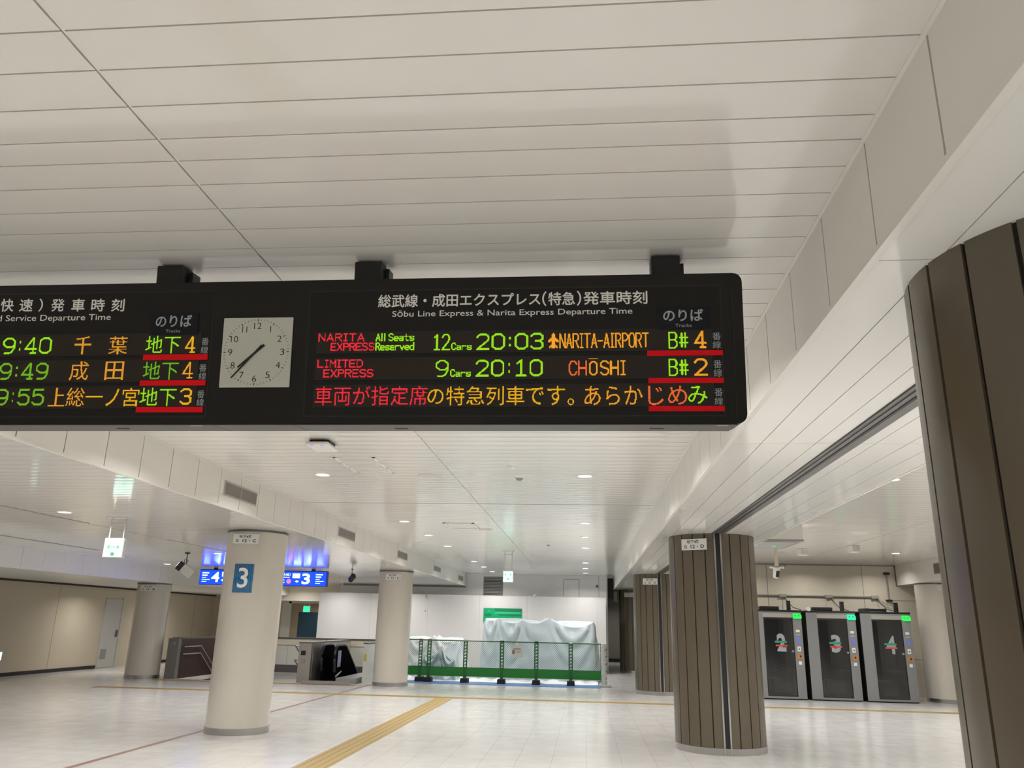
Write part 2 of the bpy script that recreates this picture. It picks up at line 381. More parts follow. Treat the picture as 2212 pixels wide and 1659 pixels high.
# right beam: panelled face, planked underside, shutter track
yd = [2.192+.592*k for k in range(-14, 65)]
o = beam_face('wall_right_beam', XD, .02, ZS, ZC+.02, yd); o.name = 'trim_4'
struct(B('joint', gap_m, o, XD+.012, XD+.05, yd[0], yd[-1], ZS+.03, ZC)); struct(B('edge', panel_m, o, XD-.004, XD+.03, yd[0], yd[-1], ZS-.012, ZS+.012))
mb = MB()
xs = [XD+.004, 1.345, 1.548, 1.750, 1.885, None, 2.075, 2.19, 2.43, 2.64, XD2]
ysd = [-6.0, -2.1, 2.885, 6.088, 9.87, 13.9, 17.85, 21.8, 25.8, 29.7, 33.7, 40]
for a, b in zip(xs[:-1], xs[1:]):
    if a is None or b is None: continue
    for p, q in zip(ysd[:-1], ysd[1:]): mb.box(a+.003, b-.003, p+.003, q-.003, ZS, ZS+.02)
o = struct(mb.build('ceiling_beam_underside', soffit_m)); o.name = 'ceiling_soffit'
struct(B('backing', gap_m, o, XD+.01, XD2-.01, -6, 40, ZS+.018, ZS+.06))
struct(MB().box(XD2-.02, XD2, -6, 40, ZS-.01, ZC+.03).build('trim_5', panel_m))
t5 = MB().box(1.905, 1.945, -6, 40, ZS+.004, ZS+.03).box(1.985, 2.0, -6, 40, ZS-.006, ZS+.03)
struct(t5.build('trim_6', black_m))
struct(MB().box(1.887, 1.907, -6, 40, ZS-.012, ZS+.03).box(1.945, 1.985, -6, 40, ZS+.0, ZS+.03).box(2.0, 2.072, -6, 40, ZS-.008, ZS+.03).build('trim_7', darksteel_m))
# end beam on the right, with column under it
struct(MB().box(8.8, 10.6, -4, 24.15, 2.96, ZC+.03).build('trim_8', panel_m))
struct(MB().box(8.79, 8.83, 24.09, 24.14, 2.95, ZC).build('trim_9', mat('brown_trim', (.16, .11, .06, 1), .5)))
struct(B('ceiling_far_right', panel_m, None, 10.6, 12.5, -4, 24.2, ZC, ZC+.04))
# left bulkhead and lower soffit
ybl = [15.0+.73*k for k in range(-26, 27)]+[34.3]
mb = MB()
for a, b in zip(ybl[:-1], ybl[1:]): mb.box(-12.12, -12.10, a+.003, b-.003, 2.60, ZS+.02)
o = struct(mb.build('trim_10', panel_m)); struct(B('joint', seam_m, o, -12.15, -12.115, ybl[0], 34.3, 2.60, ZS))
struct(B('ceiling_low', panel_m, None, -16.02, -12.115, -4, 34.35, 2.60, 2.64))
struct(B('trim_11', base_m, None, -16.0, -15.93, -4, 34.3, 2.545, 2.60))
# linear slots in the low ceiling
# ---------------------------------------------------------------- floor with the stairwell opening
OX0, OX1, OY0, OY1 = -11.55, -6.35, 22.95, 27.0
xs = [-16.05, OX0, OX1, 13.0]; ys = [-9.0, OY0, OY1, 42.0]
mb = MB()
for i in range(3):
    for j in range(3):
        if i == 1 and j == 1: continue
        mb.box(xs[i], xs[i+1], ys[j], ys[j+1], -.12, 0)
struct(mb.build('floor', floor_m))
# inlaid strips
ln = MB().box(-5.99, -5.90, -6, 22.9, -.002, .0015); struct(ln.build('trim_12', redline_m))
def tactile(name, x0, x1, y0, y1, bars):
    mb = MB().box(x0, x1, y0, y1, -.004, .003)
    o = struct(mb.build(name, tact_m))
    b = MB()
    n = 4
    if bars == 'y':
        wx = (x1-x0)/n
        for k in range(n): b.box(x0+wx*(k+.3), x0+wx*(k+.7), y0+.02, y1-.02, .003, .007)
    else:
        wy = (y1-y0)/n
        for k in range(n): b.box(x0+.02, x1-.02, y0+wy*(k+.3), y0+wy*(k+.7), .003, .007)
    struct(b.build('guide_bars', tact_m, o)); return o
tactile('trim_13', -3.50, -3.08, -4, 19.62, 'y')
tactile('trim_14', -12.0, 11.9, 19.62, 19.96, 'x')
tactile('trim_15', -11.9, -6.2, 22.25, 22.62, 'x')
# ---------------------------------------------------------------- walls
o = struct(B('wall_left', wallbeige_m, None, -16.15, -16.0, -4, 34.4, 0, 2.62))
j = MB()
for y in (18.2, 20.9, 23.75, 29.9, 32.6): j.box(-16.0, -15.996, y-.006, y+.006, .1, 2.55)
struct(j.build('joint', seam_m, o))
struct(B('baseboard_left', base_m, None, -16.0, -15.985, -4, 26.2, 0, .10)); struct(B('baseboard_left_far', base_m, None, -16.0, -15.985, 28.2, 34.3, 0, .10))
struct(B('wall_stair_end', parpanel_m, None, OX0-.1, OX1+.1, OY1, OY1+.1, -2.6, -.12))
o = struct(B('wall_back_left', wallbeige_m, None, -16.05, -9.5, 34.3, 34.45, 0, 3.1))
struct(B('wall_back', wallwhite_m, None, -9.6, .79, YW, YW+.15, 0, ZC+.05))
struct(B('trim_16', seam_m, None, -9.5, XC, YW-.012, YW, 3.0, 3.06))
struct(B('wall_corridor_side', wallwhite_m, None, .79, .84, YW+.15, 41.4, 0, ZC))
struct(B('wall_corridor_end', concrete_dark_m, None, .5, 6.2, 41.4, 41.5, 0, ZS))
struct(B('baseboard_corridor', base_m, None, .84, 3.0, 41.37, 41.4, 0, .16))
struct(B('wall_corridor_right', concrete_dark_m, None, 2.9, 3.0, 24.3, 41.4, 0, ZS))
struct(B('ceiling_corridor', concrete_dark_m, None, .5, 3.0, 40, 41.5, ZS, ZS+.05))
o = struct(B('wall_right_back', booths_wall_m, None, 2.7, 12.5, 24.15, 24.3, 0, ZC+.02))
j = MB()
for x in (5.22, 7.88): j.box(x-.008, x+.008, 24.146, 24.15, .1, ZC)
for z in (.98, 2.55): j.box(8.45, 12.4, 24.146, 24.15, z-.008, z+.008)
struct(j.build('joint', seam_m, o))
struct(B('trim_17', seam_m, None, 2.7, 8.8, 24.12, 24.15, ZC-.03, ZC))
struct(B('wall_right', wallwhite_m, None, 12.4, 12.5, -4, 24.2, 0, ZC+.02))
# column builders -----------------------------------------------------------
def wrap(s, cx, cy, r, ang, du0, du1, z0, z1, bold=0):
    """lettering bent round a column; ang = direction the plate faces"""
    import bmesh
    v, f, t = glyphs(s, bold); bm = bmesh.new(); bv = [bm.verts.new(p) for p in v]
    for tri in t:
        try: bm.faces.new([bv[i] for i in tri])
        except ValueError: pass
    xs = [p[0] for p in v]; ys = [p[1] for p in v]; x0, x1 = min(xs), max(xs)
    for k in range(1, 12):
        bmesh.ops.bisect_plane(bm, geom=bm.verts[:]+bm.edges[:]+bm.faces[:], plane_co=(x0+(x1-x0)*k/12, 0, 0), plane_no=(1, 0, 0))
    bm.verts.index_update(); out = []
    for p in bm.verts:
        u = du0+(p.co.x-x0)/(x1-x0)*(du1-du0); z = z0+(p.co.y-min(ys))/(max(ys)-min(ys))*(z1-z0)
        a = ang+u/r; out.append((cx+r*math.cos(a), cy+r*math.sin(a), z))
    fs = [tuple(q.index for q in fc.verts) for fc in bm.faces]; bm.free()
    return out, fs
def location_plate(x, y, r, ang, z, l1, l2, label, w=.40, h=.165, flat=True):
    t = thing('location_plate', label, 'sign', (x+r*math.cos(ang), y+r*math.sin(ang), z), (0, 0, ang+PI/2), None)
    MB().box(-w/2, w/2, -.012, .004, -h/2, h/2).build('plate', platew_m, t, .004)
    if l1:
        mb = MB(); text_into(mb, l1, -w*.28, w*.22, .012, h*.40, -.0135, .014)
        for s, a, b in l2:
            if s == '・': mb.box((a+b)/2*w-.007, (a+b)/2*w+.007, -.0138, -.012, -h*.2-.007, -h*.2+.007)
            else: text_into(mb, s, a*w, b*w, -h*.36, -.006, -.0135, .02)
        mb.build('lettering', textk_m, t)
    return t
def cream_column(x, y, r, ztop, label):
    t = thing('round_column', label, 'column', (x, y, 0), (0, 0, 0), 'smooth cream columns')
    MB().cyl(0, 0, r, .08, ztop-.03, 64).build('shaft', cream_m, t)
    MB().cyl(0, 0, r+.014, 0, .095, 64).build('base_ring', steel_m, t)
    MB().cyl(0, 0, r+.012, ztop-.035, ztop, 64).build('top_ring', darksteel_m, t)
    return t
def clad_column(x, y, r, ztop, label):
    t = thing('clad_column', label, 'column', (x, y, 0), (0, 0, 0), 'columns clad in brown metal strips')
    MB().cyl(0, 0, r-.014, .0, ztop, 64).build('core', groove_m, t)
    n = 22; g = .0085/r; st = MB()
    for k in range(n):
        a0 = -PI/2+2*PI*k/n+g; a1 = -PI/2+2*PI*(k+1)/n-g
        if k in (0, 11): a0 += .062
        if k in (10, 21): a1 -= .062
        m = 4; pr = [(r*math.cos(a0+(a1-a0)*i/m), r*math.sin(a0+(a1-a0)*i/m)) for i in range(m+1)]
        inn = [((r-.013)*math.cos(a), (r-.013)*math.sin(a)) for a in (a0, a1)]
        vs = [(p[0], p[1], .085) for p in pr]+[(p[0], p[1], ztop) for p in pr]
        st.add(vs, [(i, i+1, m+2+i, m+1+i) for i in range(m)], True)
        for q, p in ((inn[0], pr[0]), (inn[1], pr[-1])): st.quad((p[0], p[1], .085), (q[0], q[1], .085), (q[0], q[1], ztop), (p[0], p[1], ztop))
    st.build('cladding', brown_m, t)
    MB().cyl(0, 0, r+.008, 0, .09, 64).build('base_ring', steel_m, t)
    for s in (-1, 1):
        c = MB()
        for dx in (-.045, .045): c.box(dx-.011, dx+.011, s*(r-.03)-.0, s*(r+.018), 0, ztop) if s > 0 else c.box(dx-.011, dx+.011, s*(r+.018), s*(r-.03), 0, ztop)
        gr = c.build('shutter_guide', chrome_m, t)
        y0, y1 = sorted((s*(r-.035), s*(r-.0)))
        MB().box(-.034, .034, y0, y1, 0, ztop).build('guide_slot', black_m, gr)
    return t
YB = (3.02, 12.93, 22.82, 32.75)
XCOL = -5.41; RC = .475
cream_column(XCOL, YB[1], RC, ZS, 'cream round column with the blue number 3 plate')
cream_column(XCOL+.03, YB[2]+.1, RC, ZS, 'cream round column standing beside the left end of the green barrier')
cream_column(-12.55, YB[2]+.1, .46, 2.60, 'cream round column farthest left, in front of the beige wall')
cream_column(9.30, YB[2], .50, 2.96, 'cream round column to the right of the three work booths')
XK = 1.965; RK = .655
clad_column(XK, YB[0], RK, ZS, 'huge brown strip-clad column nearest, at the right edge')
clad_column(XK, YB[1], RK, ZS, 'brown strip-clad column with white plate 12 D')
clad_column(XK, YB[2], RK, ZS, 'brown strip-clad column with plate 13 D, second of the row going away')
clad_column(XK, YB[3], RK, ZS, 'dark strip-clad column at the far end of the row')
def face_dir(x, y, px): return math.atan2(y, x)
K12 = [('北', -.42, -.26), ('12', -.12, .04), ('・', .16, .20)]
pl = lambda n, c: [('北', -.40, -.27), (n, -.13, .04), ('・', .135, .165), (c, .26, .40)]
location_plate(XK, YB[1], RK+.008, math.radians(-90-30), 2.90, '地下4階', pl('12', 'D'), 'white plate with 12 D on the brown strip column')
location_plate(XK, YB[2], RK+.008, math.radians(-90-21), 2.86, '地下4階', pl('13', 'D'), 'white plate with 13 D on the second brown column')
location_plate(XK, YB[3], RK+.008, math.radians(-90-25), 2.86, '地下4階', pl('14', 'D'), 'white plate with 14 D on the darkest far column')
location_plate(XCOL, YB[1], RC+.006, math.radians(-90+1), 2.905, '地下4階', pl('12', 'C'), 'white plate with 12 C above the blue number 3', .42, .15)
location_plate(XCOL+.03, YB[2]+.1, RC+.006, math.radians(-90+3), 2.88, '地下4階', pl('13', 'C'), 'white plate on the cream column beside the green barrier', .42, .17)
location_plate(-12.55, YB[2]+.1, .466, math.radians(-90+10), 2.45, '地下4階', pl('13', 'B'), 'white plate on the farthest left cream column', .44, .16)
location_plate(9.30, YB[2], .506, math.radians(-90-5), 2.83, None, [], 'white plate on the cream column right of the booths', .22, .17)
# blue number plate on column C12, bent round the shaft
t = thing('number_plate', 'blue plate with large white 3 on the cream column', 'sign', (XCOL, YB[1], 0))
ang = math.radians(-90+2.5); mb = MB(); n = 8; rr = RC+.004
vs = []
for i in range(n+1):
    a = ang+(-.158+.316*i/n)/rr
    vs += [(rr*math.cos(a), rr*math.sin(a), 2.075), (rr*math.cos(a), rr*math.sin(a), 2.515)]
for i in range(n): mb.add([vs[2*i], vs[2*i+2], vs[2*i+3], vs[2*i+1]], [(0, 1, 2, 3)], True)
p = mb.build('plate', blue3_m, t); sm = p.modifiers.new('solid', 'SOLIDIFY'); sm.thickness = .004; sm.offset = 0
v, f = wrap('3', 0, 0, rr+.005, ang, -.080, .085, 2.145, 2.455, .012)
MB().add(v, f).build('numeral', textw_m, t)

# ================================================================ CEILING FITTINGS
def downlight(x, y, z, label, group):
    t = thing('downlight', label, 'ceiling light', (x, y, z), (0, 0, 0), group)
    rg = MB(); n = 24
    for r0, r1, z0, z1 in ((.085, .105, -.008, -.006), (.105, .108, -.006, 0)):
        vs = [(r0*math.cos(2*PI*i/n), r0*math.sin(2*PI*i/n), z0) for i in range(n)]+[(r1*math.cos(2*PI*i/n), r1*math.sin(2*PI*i/n), z1) for i in range(n)]
        rg.add(vs, [(i, (i+1) % n, n+(i+1) % n, n+i) for i in range(n)], True)
    rg.build('rim', platew_m, t)
    MB().cyl(0, 0, .088, -.007, -.003, 24, smooth=False).build('lens', lens_m, t)
    return t
def lamp(x, y, z, watts=LAMP_W, size=.16, spread=150):
    l = bpy.data.lights.new('lamp', 'AREA'); l.shape = 'DISK'; l.size = size; l.energy = watts; l.color = LAMP_COL; l.spread = math.radians(spread)
    o = bpy.data.objects.new('lamp', l); C.objects.link(o); o.location = (x, y, z-.012); return o
ordn = ['first', 'second', 'third', 'fourth', 'fifth', 'sixth', 'seventh', 'eighth', 'ninth', 'tenth']
LY = [-7.35, -4.86, -2.40, .13, 5.06, 7.51, 10.06, 14.98, 17.43, 19.95, 24.9, 27.35, 29.87]
for x, nm in ((-3.43, 'left'), (.0, 'right')):
    k = 0
    for y in LY:
        lamp(x, y, ZC, LAMP_W*{.13: .55, -2.40: 1.25}.get(y, 1.0))
        if y > 9:
            downlight(x, y, ZC, f'round ceiling downlight, {ordn[k]} beyond the departure board in the {nm} row of the middle ceiling', 'middle ceiling downlights'); k += 1
for x in (-6.9, -9.4):
    for y in (-2.4, 5.06, 7.51, 10.55, 14.98, 17.43, 19.95, 24.9, 27.35, 29.9):
        lamp(x, y, ZS, LAMP_W*(.65 if x > -8 or y > 15 else .40))
for x, y, lb in ((-7.25, 10.55, 'small downlight in the low ceiling left of the left arrow sign'), (-8.17, 17.4, 'small downlight in the low ceiling above the blue sign'), (-11.4, 21.3, 'small downlight near the left bulkhead and hanging camera')):
    downlight(x, y, ZS, lb, 'low ceiling downlights')
for x in (3.85, 7.4):
    for y in (-2.4, .13, 5.06, 7.5, 10.16, 14.98, 17.5, 20.26):
        lamp(x, y, ZC, LAMP_W*1.15)  # some of these rows are added to raise the bounce light
for x in (4.2, 6.2, 8.0): lamp(x, 23.2, ZC, LAMP_W*.33)  # added lamps without fittings, washing the wall behind the booths
downlight(3.81, 10.2, ZC, 'bright downlight in the right ceiling beside the nearest brown column', 'right ceiling downlights')
downlight(7.46, 20.26, ZC, 'small downlight in the right ceiling above the booths, in front of the wall', 'right ceiling downlights')
for y in (24.6, 29.2): lamp(-14.7, y, 2.60, LAMP_W*.75)
lamp(-14.4, 17.2, 2.60, LAMP_W*.3)
lamp(-11.4, 31.6, ZS, LAMP_W*.5); lamp(-11.0, 33.5, 2.40, LAMP_W*.2); lamp(1.4, 39.5, ZS, LAMP_W*.5)  # added fill lamps brightening the blue door alcove and the corridor end
def disc(name, x, y, z, r, h, m, label, cat, group=None):
    o = MB().cyl(0, 0, r*.9, -h, 0, 24, r2=r).build(name, m); o.location = (x, y, z); return tag(o, label, cat, group)
spk_m = mat('speaker_grille', (.58, .56, .52, 1), .5)
disc('ceiling_speaker', -2.01, 10.09, ZC, .155, .012, spk_m, 'round beige ceiling speaker right of the nearest left downlight', 'speaker', 'ceiling speakers')
disc('ceiling_speaker', -2.0, 16.15, ZC, .155, .012, spk_m, 'round ceiling speaker further back beside the long ceiling joint', 'speaker', 'ceiling speakers')
disc('ceiling_speaker', -1.35, 22.3, ZC, .155, .012, spk_m, 'round ceiling speaker beyond the hanging exit sign', 'speaker', 'ceiling speakers')
disc('ceiling_speaker', 5.29, 16.1, ZC, .17, .016, platew_m, 'white disc speaker in the right ceiling in front of the booths', 'speaker', 'ceiling speakers')
def detector(x, y, z, label, legs=False):
    t = thing('smoke_detector', label, 'smoke detector', (x, y, z), (0, 0, 0), 'smoke detectors')
    MB().cyl(0, 0, .055, -.018, 0, 20, r2=.075).build('base', platew_m, t)
    MB().cyl(0, 0, .028, -.05, -.018, 16, r2=.05).build('sensor', grille_m if legs else platew_m, t)
detector(-.857, 9.32, ZC, 'white smoke detector on the middle ceiling, nearer of the two close together')
detector(-.846, 10.16, ZC, 'white detector with dark underside, farther of the two close together', True)
detector(-.867, 19.1, ZC, 'small detector on the middle ceiling right of the exit sign', True)
t = thing('access_panel', 'faint square access panel in the middle ceiling behind the wireless unit', 'ceiling panel', (-2.69, 9.42, ZC), (0, 0, 0))
fr = MB()
for a, b, c_, d in ((-.25, .25, -.5, -.47), (-.25, .25, .47, .5), (-.25, -.22, -.5, .5), (.22, .25, -.5, .5), (-.25, .25, -.20, -.17), (-.25, .25, .14, .17)): fr.box(a, b, c_, d, -.006, 0)
fr.build('frame', panel_m, t)
t = thing('access_panel', 'square access panel in the middle ceiling beside the second downlight', 'ceiling panel', (-2.42, 15.6, ZC))
fr = MB()
for a, b, c_, d in ((-.3, .3, -.45, -.41), (-.3, .3, .41, .45), (-.3, -.26, -.45, .45), (.26, .3, -.45, .45)): fr.box(a, b, c_, d, -.012, 0)
fr.build('frame', panel_m, t)
t = thing('wireless_access_point', 'white wireless unit hanging under the ceiling behind the departure board', 'wireless unit', (-2.80, 8.12, ZC))
MB().box(-.11, .11, -.12, .10, -.035, 0).build('mount', black_m, t, .01)
MB().box(-.125, .125, -.20, .18, -.075, -.035).build('body', platew_m, t, .018)
MB().box(-.07, -.045, -.19, -.16, -.078, -.074).box(.04, .065, -.19, -.16, -.078, -.074).build('indicator', emit('led_violet', (.35, .3, 1, 1), 1.0), t)
# slots in the low left ceiling
for x, a, b, lb in ((-7.745, 8.2, 11.87, 'long dark air slot in the low ceiling, nearer one'), (-10.75, 13.8, 17.0, 'long dark air slot in the low ceiling, one nearer the left bulkhead'), (-7.745, 14.4, 17.6, 'long dark air slot in the low ceiling above the blue sign')):
    o = MB().box(-.03, .03, a, b, -.006, 0).build('air_slot', grille_m); o.location = (x, 0, ZS); tag(o, lb, 'air vent', 'linear air slots')
# air grilles in the left beam face
def vent(x, y0, y1, z0, z1, label, facing=1, group='beam air grilles'):
    t = thing('air_grille', label, 'air vent', (x, (y0+y1)/2, (z0+z1)/2), (0, 0, 0), group)
    hy, hz = (y1-y0)/2, (z1-z0)/2; s = facing; e = .02
    X = lambda a, b: tuple(sorted((s*a, s*b)))
    a, b = X(-.005, .010); MB().box(a, b, -hy, hy, hz-e, hz).box(a, b, -hy, hy, -hz, -hz+e).box(a, b, -hy, -hy+e, -hz+e, hz-e).box(a, b, hy-e, hy, -hz+e, hz-e).box(a, b, -.008, .008, -hz+e, hz-e).build('frame', mat('grille_frame', (.45, .43, .40, 1), .4), t)
    a, b = X(-.004, .002); MB().box(a, b, -hy+e, hy-e, -hz+e, hz-e).build('backing', grillebk_m, t)
    sl = MB(); n = 11
    for k in range(n):
        z = -hz+e+(2*hz-2*e)*(k+.5)/n; a, b = X(.001, .007); sl.box(a, b, -hy+e, hy-e, z-.0055, z+.004)
    sl.build('slats', grille_m, t)
vent(XC, 9.78, 10.83, 3.2, 3.39, 'grey air grille in the left beam face, nearest one')
vent(XC, 14.73, 15.83, 3.2, 3.38, 'grey air grille in the left beam face, second from the front')
vent(XC, 19.66, 20.75, 3.2, 3.38, 'grey air grille in the left beam face, third from the front')
vent(XC, 24.6, 25.72, 3.2, 3.36, 'grey air grille in the left beam face, fourth from the front')
vent(XC, 29.5, 30.6, 3.18, 3.36, 'grey air grille in the left beam face, farthest one')
vent(8.8, 20.75, 21.5, 3.11, 3.39, 'grey air grille in the right end beam above the cream column', -1)
# big louvre on the end wall
t = thing('wall_louvre', 'large horizontal louvre high on the white end wall', 'air vent', (-3.56, YW, 3.07))
MB().box(-.38, .38, -.02, 0, -.35, -.33).box(-.38, .38, -.02, 0, .33, .35).box(-.38, -.36, -.02, 0, -.35, .35).box(.36, .38, -.02, 0, -.35, .35).build('frame', grille_m, t)
MB().box(-.36, .36, -.006, -.001, -.33, .33).build('backing', black_m, t)
sl = MB()
for k in range(12):
    z = -.33+.66*(k+.5)/12; sl.add([(-.36, -.022, z-.016), (.36, -.022, z-.016), (.36, -.006, z+.014), (-.36, -.006, z+.014), (-.36, -.025, z-.012), (.36, -.025, z-.012), (.36, -.009, z+.018), (-.36, -.009, z+.018)], [(0, 3, 2, 1), (4, 5, 6, 7), (0, 1, 5, 4), (1, 2, 6, 5), (2, 3, 7, 6), (3, 0, 4, 7)])
sl.build('slats', mat('louvre_slat', (.42, .42, .41, 1), .4), t)
t = thing('wall_hatch', 'white square hatch outlined on the end wall', 'wall panel', (-.545, YW, 3.05))
MB().box(-.31, .31, -.014, 0, -.38, .33).build('frame', mat('hatch_frame', (.50, .49, .47, 1), .5), t)
MB().box(-.28, .28, -.020, -.012, -.38, .30).build('door', wallwhite_m, t)
o = MB().cyl(0, 0, .05, 0, .03, 20).build('wall_sensor', mat('orange_brown', (.36, .16, .05, 1), .5)); o.location = (.44, YW, 3.13); o.rotation_euler = (PI/2, 0, 0); tag(o, 'small orange brown disc high on the end wall', 'sensor')
struct(B('trim_18', seam_m, None, .50, .512, YW-.004, YW, 2.6, ZC))
# ================================================================ DEPARTURE BOARD (hangs across the hall)
TILT = math.radians(6.5); O = (0, 3.7, 2.95)
def board(name, label, u0, u1, endcap=None):
    t = thing(name, label, 'departure board', O, (TILT, 0, 0), 'hanging departure boards')
    return t
VB, VT, DEP = -.322, .423, .255
def shell(t, u0, u1, round_right=False, round_left=False):
    r = .045
    def outline(a, b):
        p = []
        if round_left: p += [(a+r-r*math.sin(i*PI/8), VB+r-r*math.cos(i*PI/8)) for i in range(4, -1, -1)]
        else: p += [(a, VB)]
        if round_right: p += [(b-r+r*math.sin(i*PI/8), VB+r-r*math.cos(i*PI/8)) for i in range(5)]
        else: p += [(b, VB)]
        if round_right: p += [(b-r+r*math.cos(i*PI/8), VT-r+r*math.sin(i*PI/8)) for i in range(5)]
        else: p += [(b, VT)]
        if round_left: p += [(a+r-r*math.sin(i*PI/8), VT-r+r*math.cos(i*PI/8)) for i in range(5)]
        else: p += [(a, VT)]
        q = []
        for x in p:
            if not q or (abs(x[0]-q[-1][0])+abs(x[1]-q[-1][1])) > 1e-5: q.append(x)
        return q
    MB().prism(outline(u0, u1), 'y', 0, DEP).build('housing', house_m, t, .004)
    MB().box(u0+(r if round_left else .002), u1-(r if round_right else .002), .004, DEP-.004, VB-.006, VB-.0005).build('underside_cover', under_m, t, .002)
def frame_panel(t, a, b, c, d):
    g = MB()   # dark groove round a flush inner panel
    e = .007
    g.box(a, b, -.0015, .003, d-e, d).box(a, b, -.0015, .003, c, c+e).box(a, a+e, -.0015, .003, c+e, d-e).box(b-e, b, -.0015, .003, c+e, d-e)
    g.build('panel_groove', black_m, t)
    MB().box(a+e, b-e, -.002, .003, c+e, d-e).build('face_panel', face_m, t)
def led_row(t, a, b, c, d, words):
    rw = MB().box(a, b, -.0045, -.002, c, d).build('led_strip', strip_m, t)
    fr = MB(); e = .006
    fr.box(a-e, b+e, -.0055, -.002, d, d+e).box(a-e, b+e, -.0055, -.002, c-e, c).box(a-e, a, -.0055, -.002, c, d).box(b, b+e, -.0055, -.002, c, d)
    fr.build('strip_edge', black_m, rw)
    for wd in words:
        mb = MB()
        if all(c in STR for c in wd[0]): led_strokes(mb, *wd[:5], t=wd[6] if len(wd) > 6 else .85)
        else: led_into(mb, *wd[:5], y=-.0062)
        mb.build('led_text', wd[5], rw)
def rbar(t, a, b, c, d): MB().box(a, b, -.0075, -.0045, c, d).build('red_bar', redbar_m, t, label='red strip under the track number')
def words(t, name, m, lst, y=-.003, bold=0.0):
    mb = MB()
    for s, a, b, c, d in lst:
        if bold > .012:      # heavy lettering: the outline laid down with small offsets
            e = .0011
            for k, (dx, dz) in enumerate(((-e, 0), (e, 0), (0, -e), (0, e))): text_into(mb, s, a+e+dx, b-e+dx, c+e+dz, d-e+dz, y-.00005*k, .002)
        else: text_into(mb, s, a, b, c, d, y, bold)
    return mb.build(name, m, t)
def hanger(t, x):
    # bracket from the top of the housing up to the ceiling, leaning back upright
    h = MB()
    z0 = VT-.005; z1 = (ZC-O[2])*math.cos(TILT)-(3.87-O[1])*math.sin(TILT)
    h.box(x-.072, x+.072, .085, .20, z0, z1+.002)
    o = h.build('hanger', black_m, t, .006)
    MB().box(x+.075, x+.098, .15, .235, z0, z1-.02).build('hanger_plate', black_m, o)
    return o
R = thing('departure_board', 'right hanging departure board with red, green and amber LED lines', 'departure board', O, (TILT, 0, 0), 'hanging departure boards')
shell(R, -1.448, .769, round_right=True)
MB().box(.7175, .7215, -.0015, .003, VB+.002, VT-.002).build('end_cap_seam', black_m, R)
frame_panel(R, -1.402, .667, -.288, .365)
words(R, 'title_text', textw_m, [('総武線・成田エクスプレス', -1.0415, -.2165, .2700, .3385), ('（', -.208, -.186, .2665, .3430), ('特急', -.178, -.0445, .2700, .3385), ('）', -.036, -.014, .2665, .3430), ('発車時刻', -.004, .3108, .2700, .3385)], -.004, .017)
words(R, 'subtitle_text', textw_m, [('Sōbu Line Express & Narita Express Departure Time', -.9661, .2363, .2125, .2535)], -.004, .004)
P = MB().box(.3543, .6108, -.007, -.002, .1389, .2529).build('track_plate', plate_m, R)
words(P, 'plate_text', textg_m, [('のりば', .3841, .5764, .1795, .2404)], -.0085, .02); words(P, 'plate_small_text', textg_m, [('Tracks', .4422, .5199, .1500, .1665)], -.0085)
G, A, RD = ledg_m, leda_m, ledr_m
led_row(R, -1.345, .609, .040, .140, [
    ('NARITA', -1.3417, -1.1027, .0962, .1385, RD), ('EXPRESS', -1.2762, -1.0500, .0477, .0895, RD),
    ('All Seats', -1.0460, -.8484, .0950, .1364, G), ('Reserved', -1.0460, -.8468, .0475, .0891, G),
    ('12', -.7553, -.6660, .0459, .1300, G, 1.15), ('Cars', -.6604, -.5566, .0459, .0846, G),
    ('20:03', -.5341, -.1998, .0450, .1300, G, 1.3), ('NARITA-AIRPORT', -.1226, .3124, .0500, .1257, ledo_m, .95),
    ('B#', .4072, .5021, .0436, .1274, G, 1.1), ('4', .5290, .5894, .0438, .1309, ledo_m, 1.5)])
# aeroplane symbol on the strip
pl_ = MB(); cxp, czp, s_ = -.1515, .0896, .0036
pat = ["000010000", "000111000", "000111000", "000111000", "001111100", "011111110", "111111111", "110111011", "000111000", "000111000", "001111100", "011111110", "010111010"]
for j, row in enumerate(pat):
    for i, c_ in enumerate(row):
        if c_ == '1':
            for jj in range(2):
                x = cxp+(i-4)*.0058; z = czp+(6-j)*.0060+(jj-.5)*.003
                pl_.add([(x-.0027, -.0062, z-.0013), (x+.0027, -.0062, z-.0013), (x+.0027, -.0062, z+.0013), (x-.0027, -.0062, z+.0013)], [(0, 1, 2, 3)])
pl_.build('aeroplane_symbol', ledo_m, R)
rbar(R, .3039, .6644, .0085, .0340)
led_row(R, -1.345, .609, -.0955, .0065, [
    ('LIMITED', -1.3401, -1.1044, -.0389, .0031, RD), ('EXPRESS', -1.3070, -1.0494, -.0890, -.0465, RD),
    ('9', -.7354, -.6705, -.0893, -.0035, G, 1.15), ('Cars', -.6624, -.5586, -.0893, -.0500, G), ('20:10', -.5347, -.2031, -.0893, -.0036, G, 1.3),
    ('CH', -.0769, .0120, -.0864, -.0120, ledo2_m, 1.1), ('SHI', .0760, .2028, -.0864, -.0120, ledo_m, 1.1), ('O', .0230, .0640, -.0864, -.0150, ledo_m, 1.1), ('-', .0210, .0660, -.0085, .0015, ledo_m),
    ('B#', .4051, .5000, -.0920, -.0068, G, 1.1), ('2', .5262, .5906, -.0920, -.0050, ledo_m, 1.5)])
rbar(R, .3074, .6640, -.1265, -.1015)
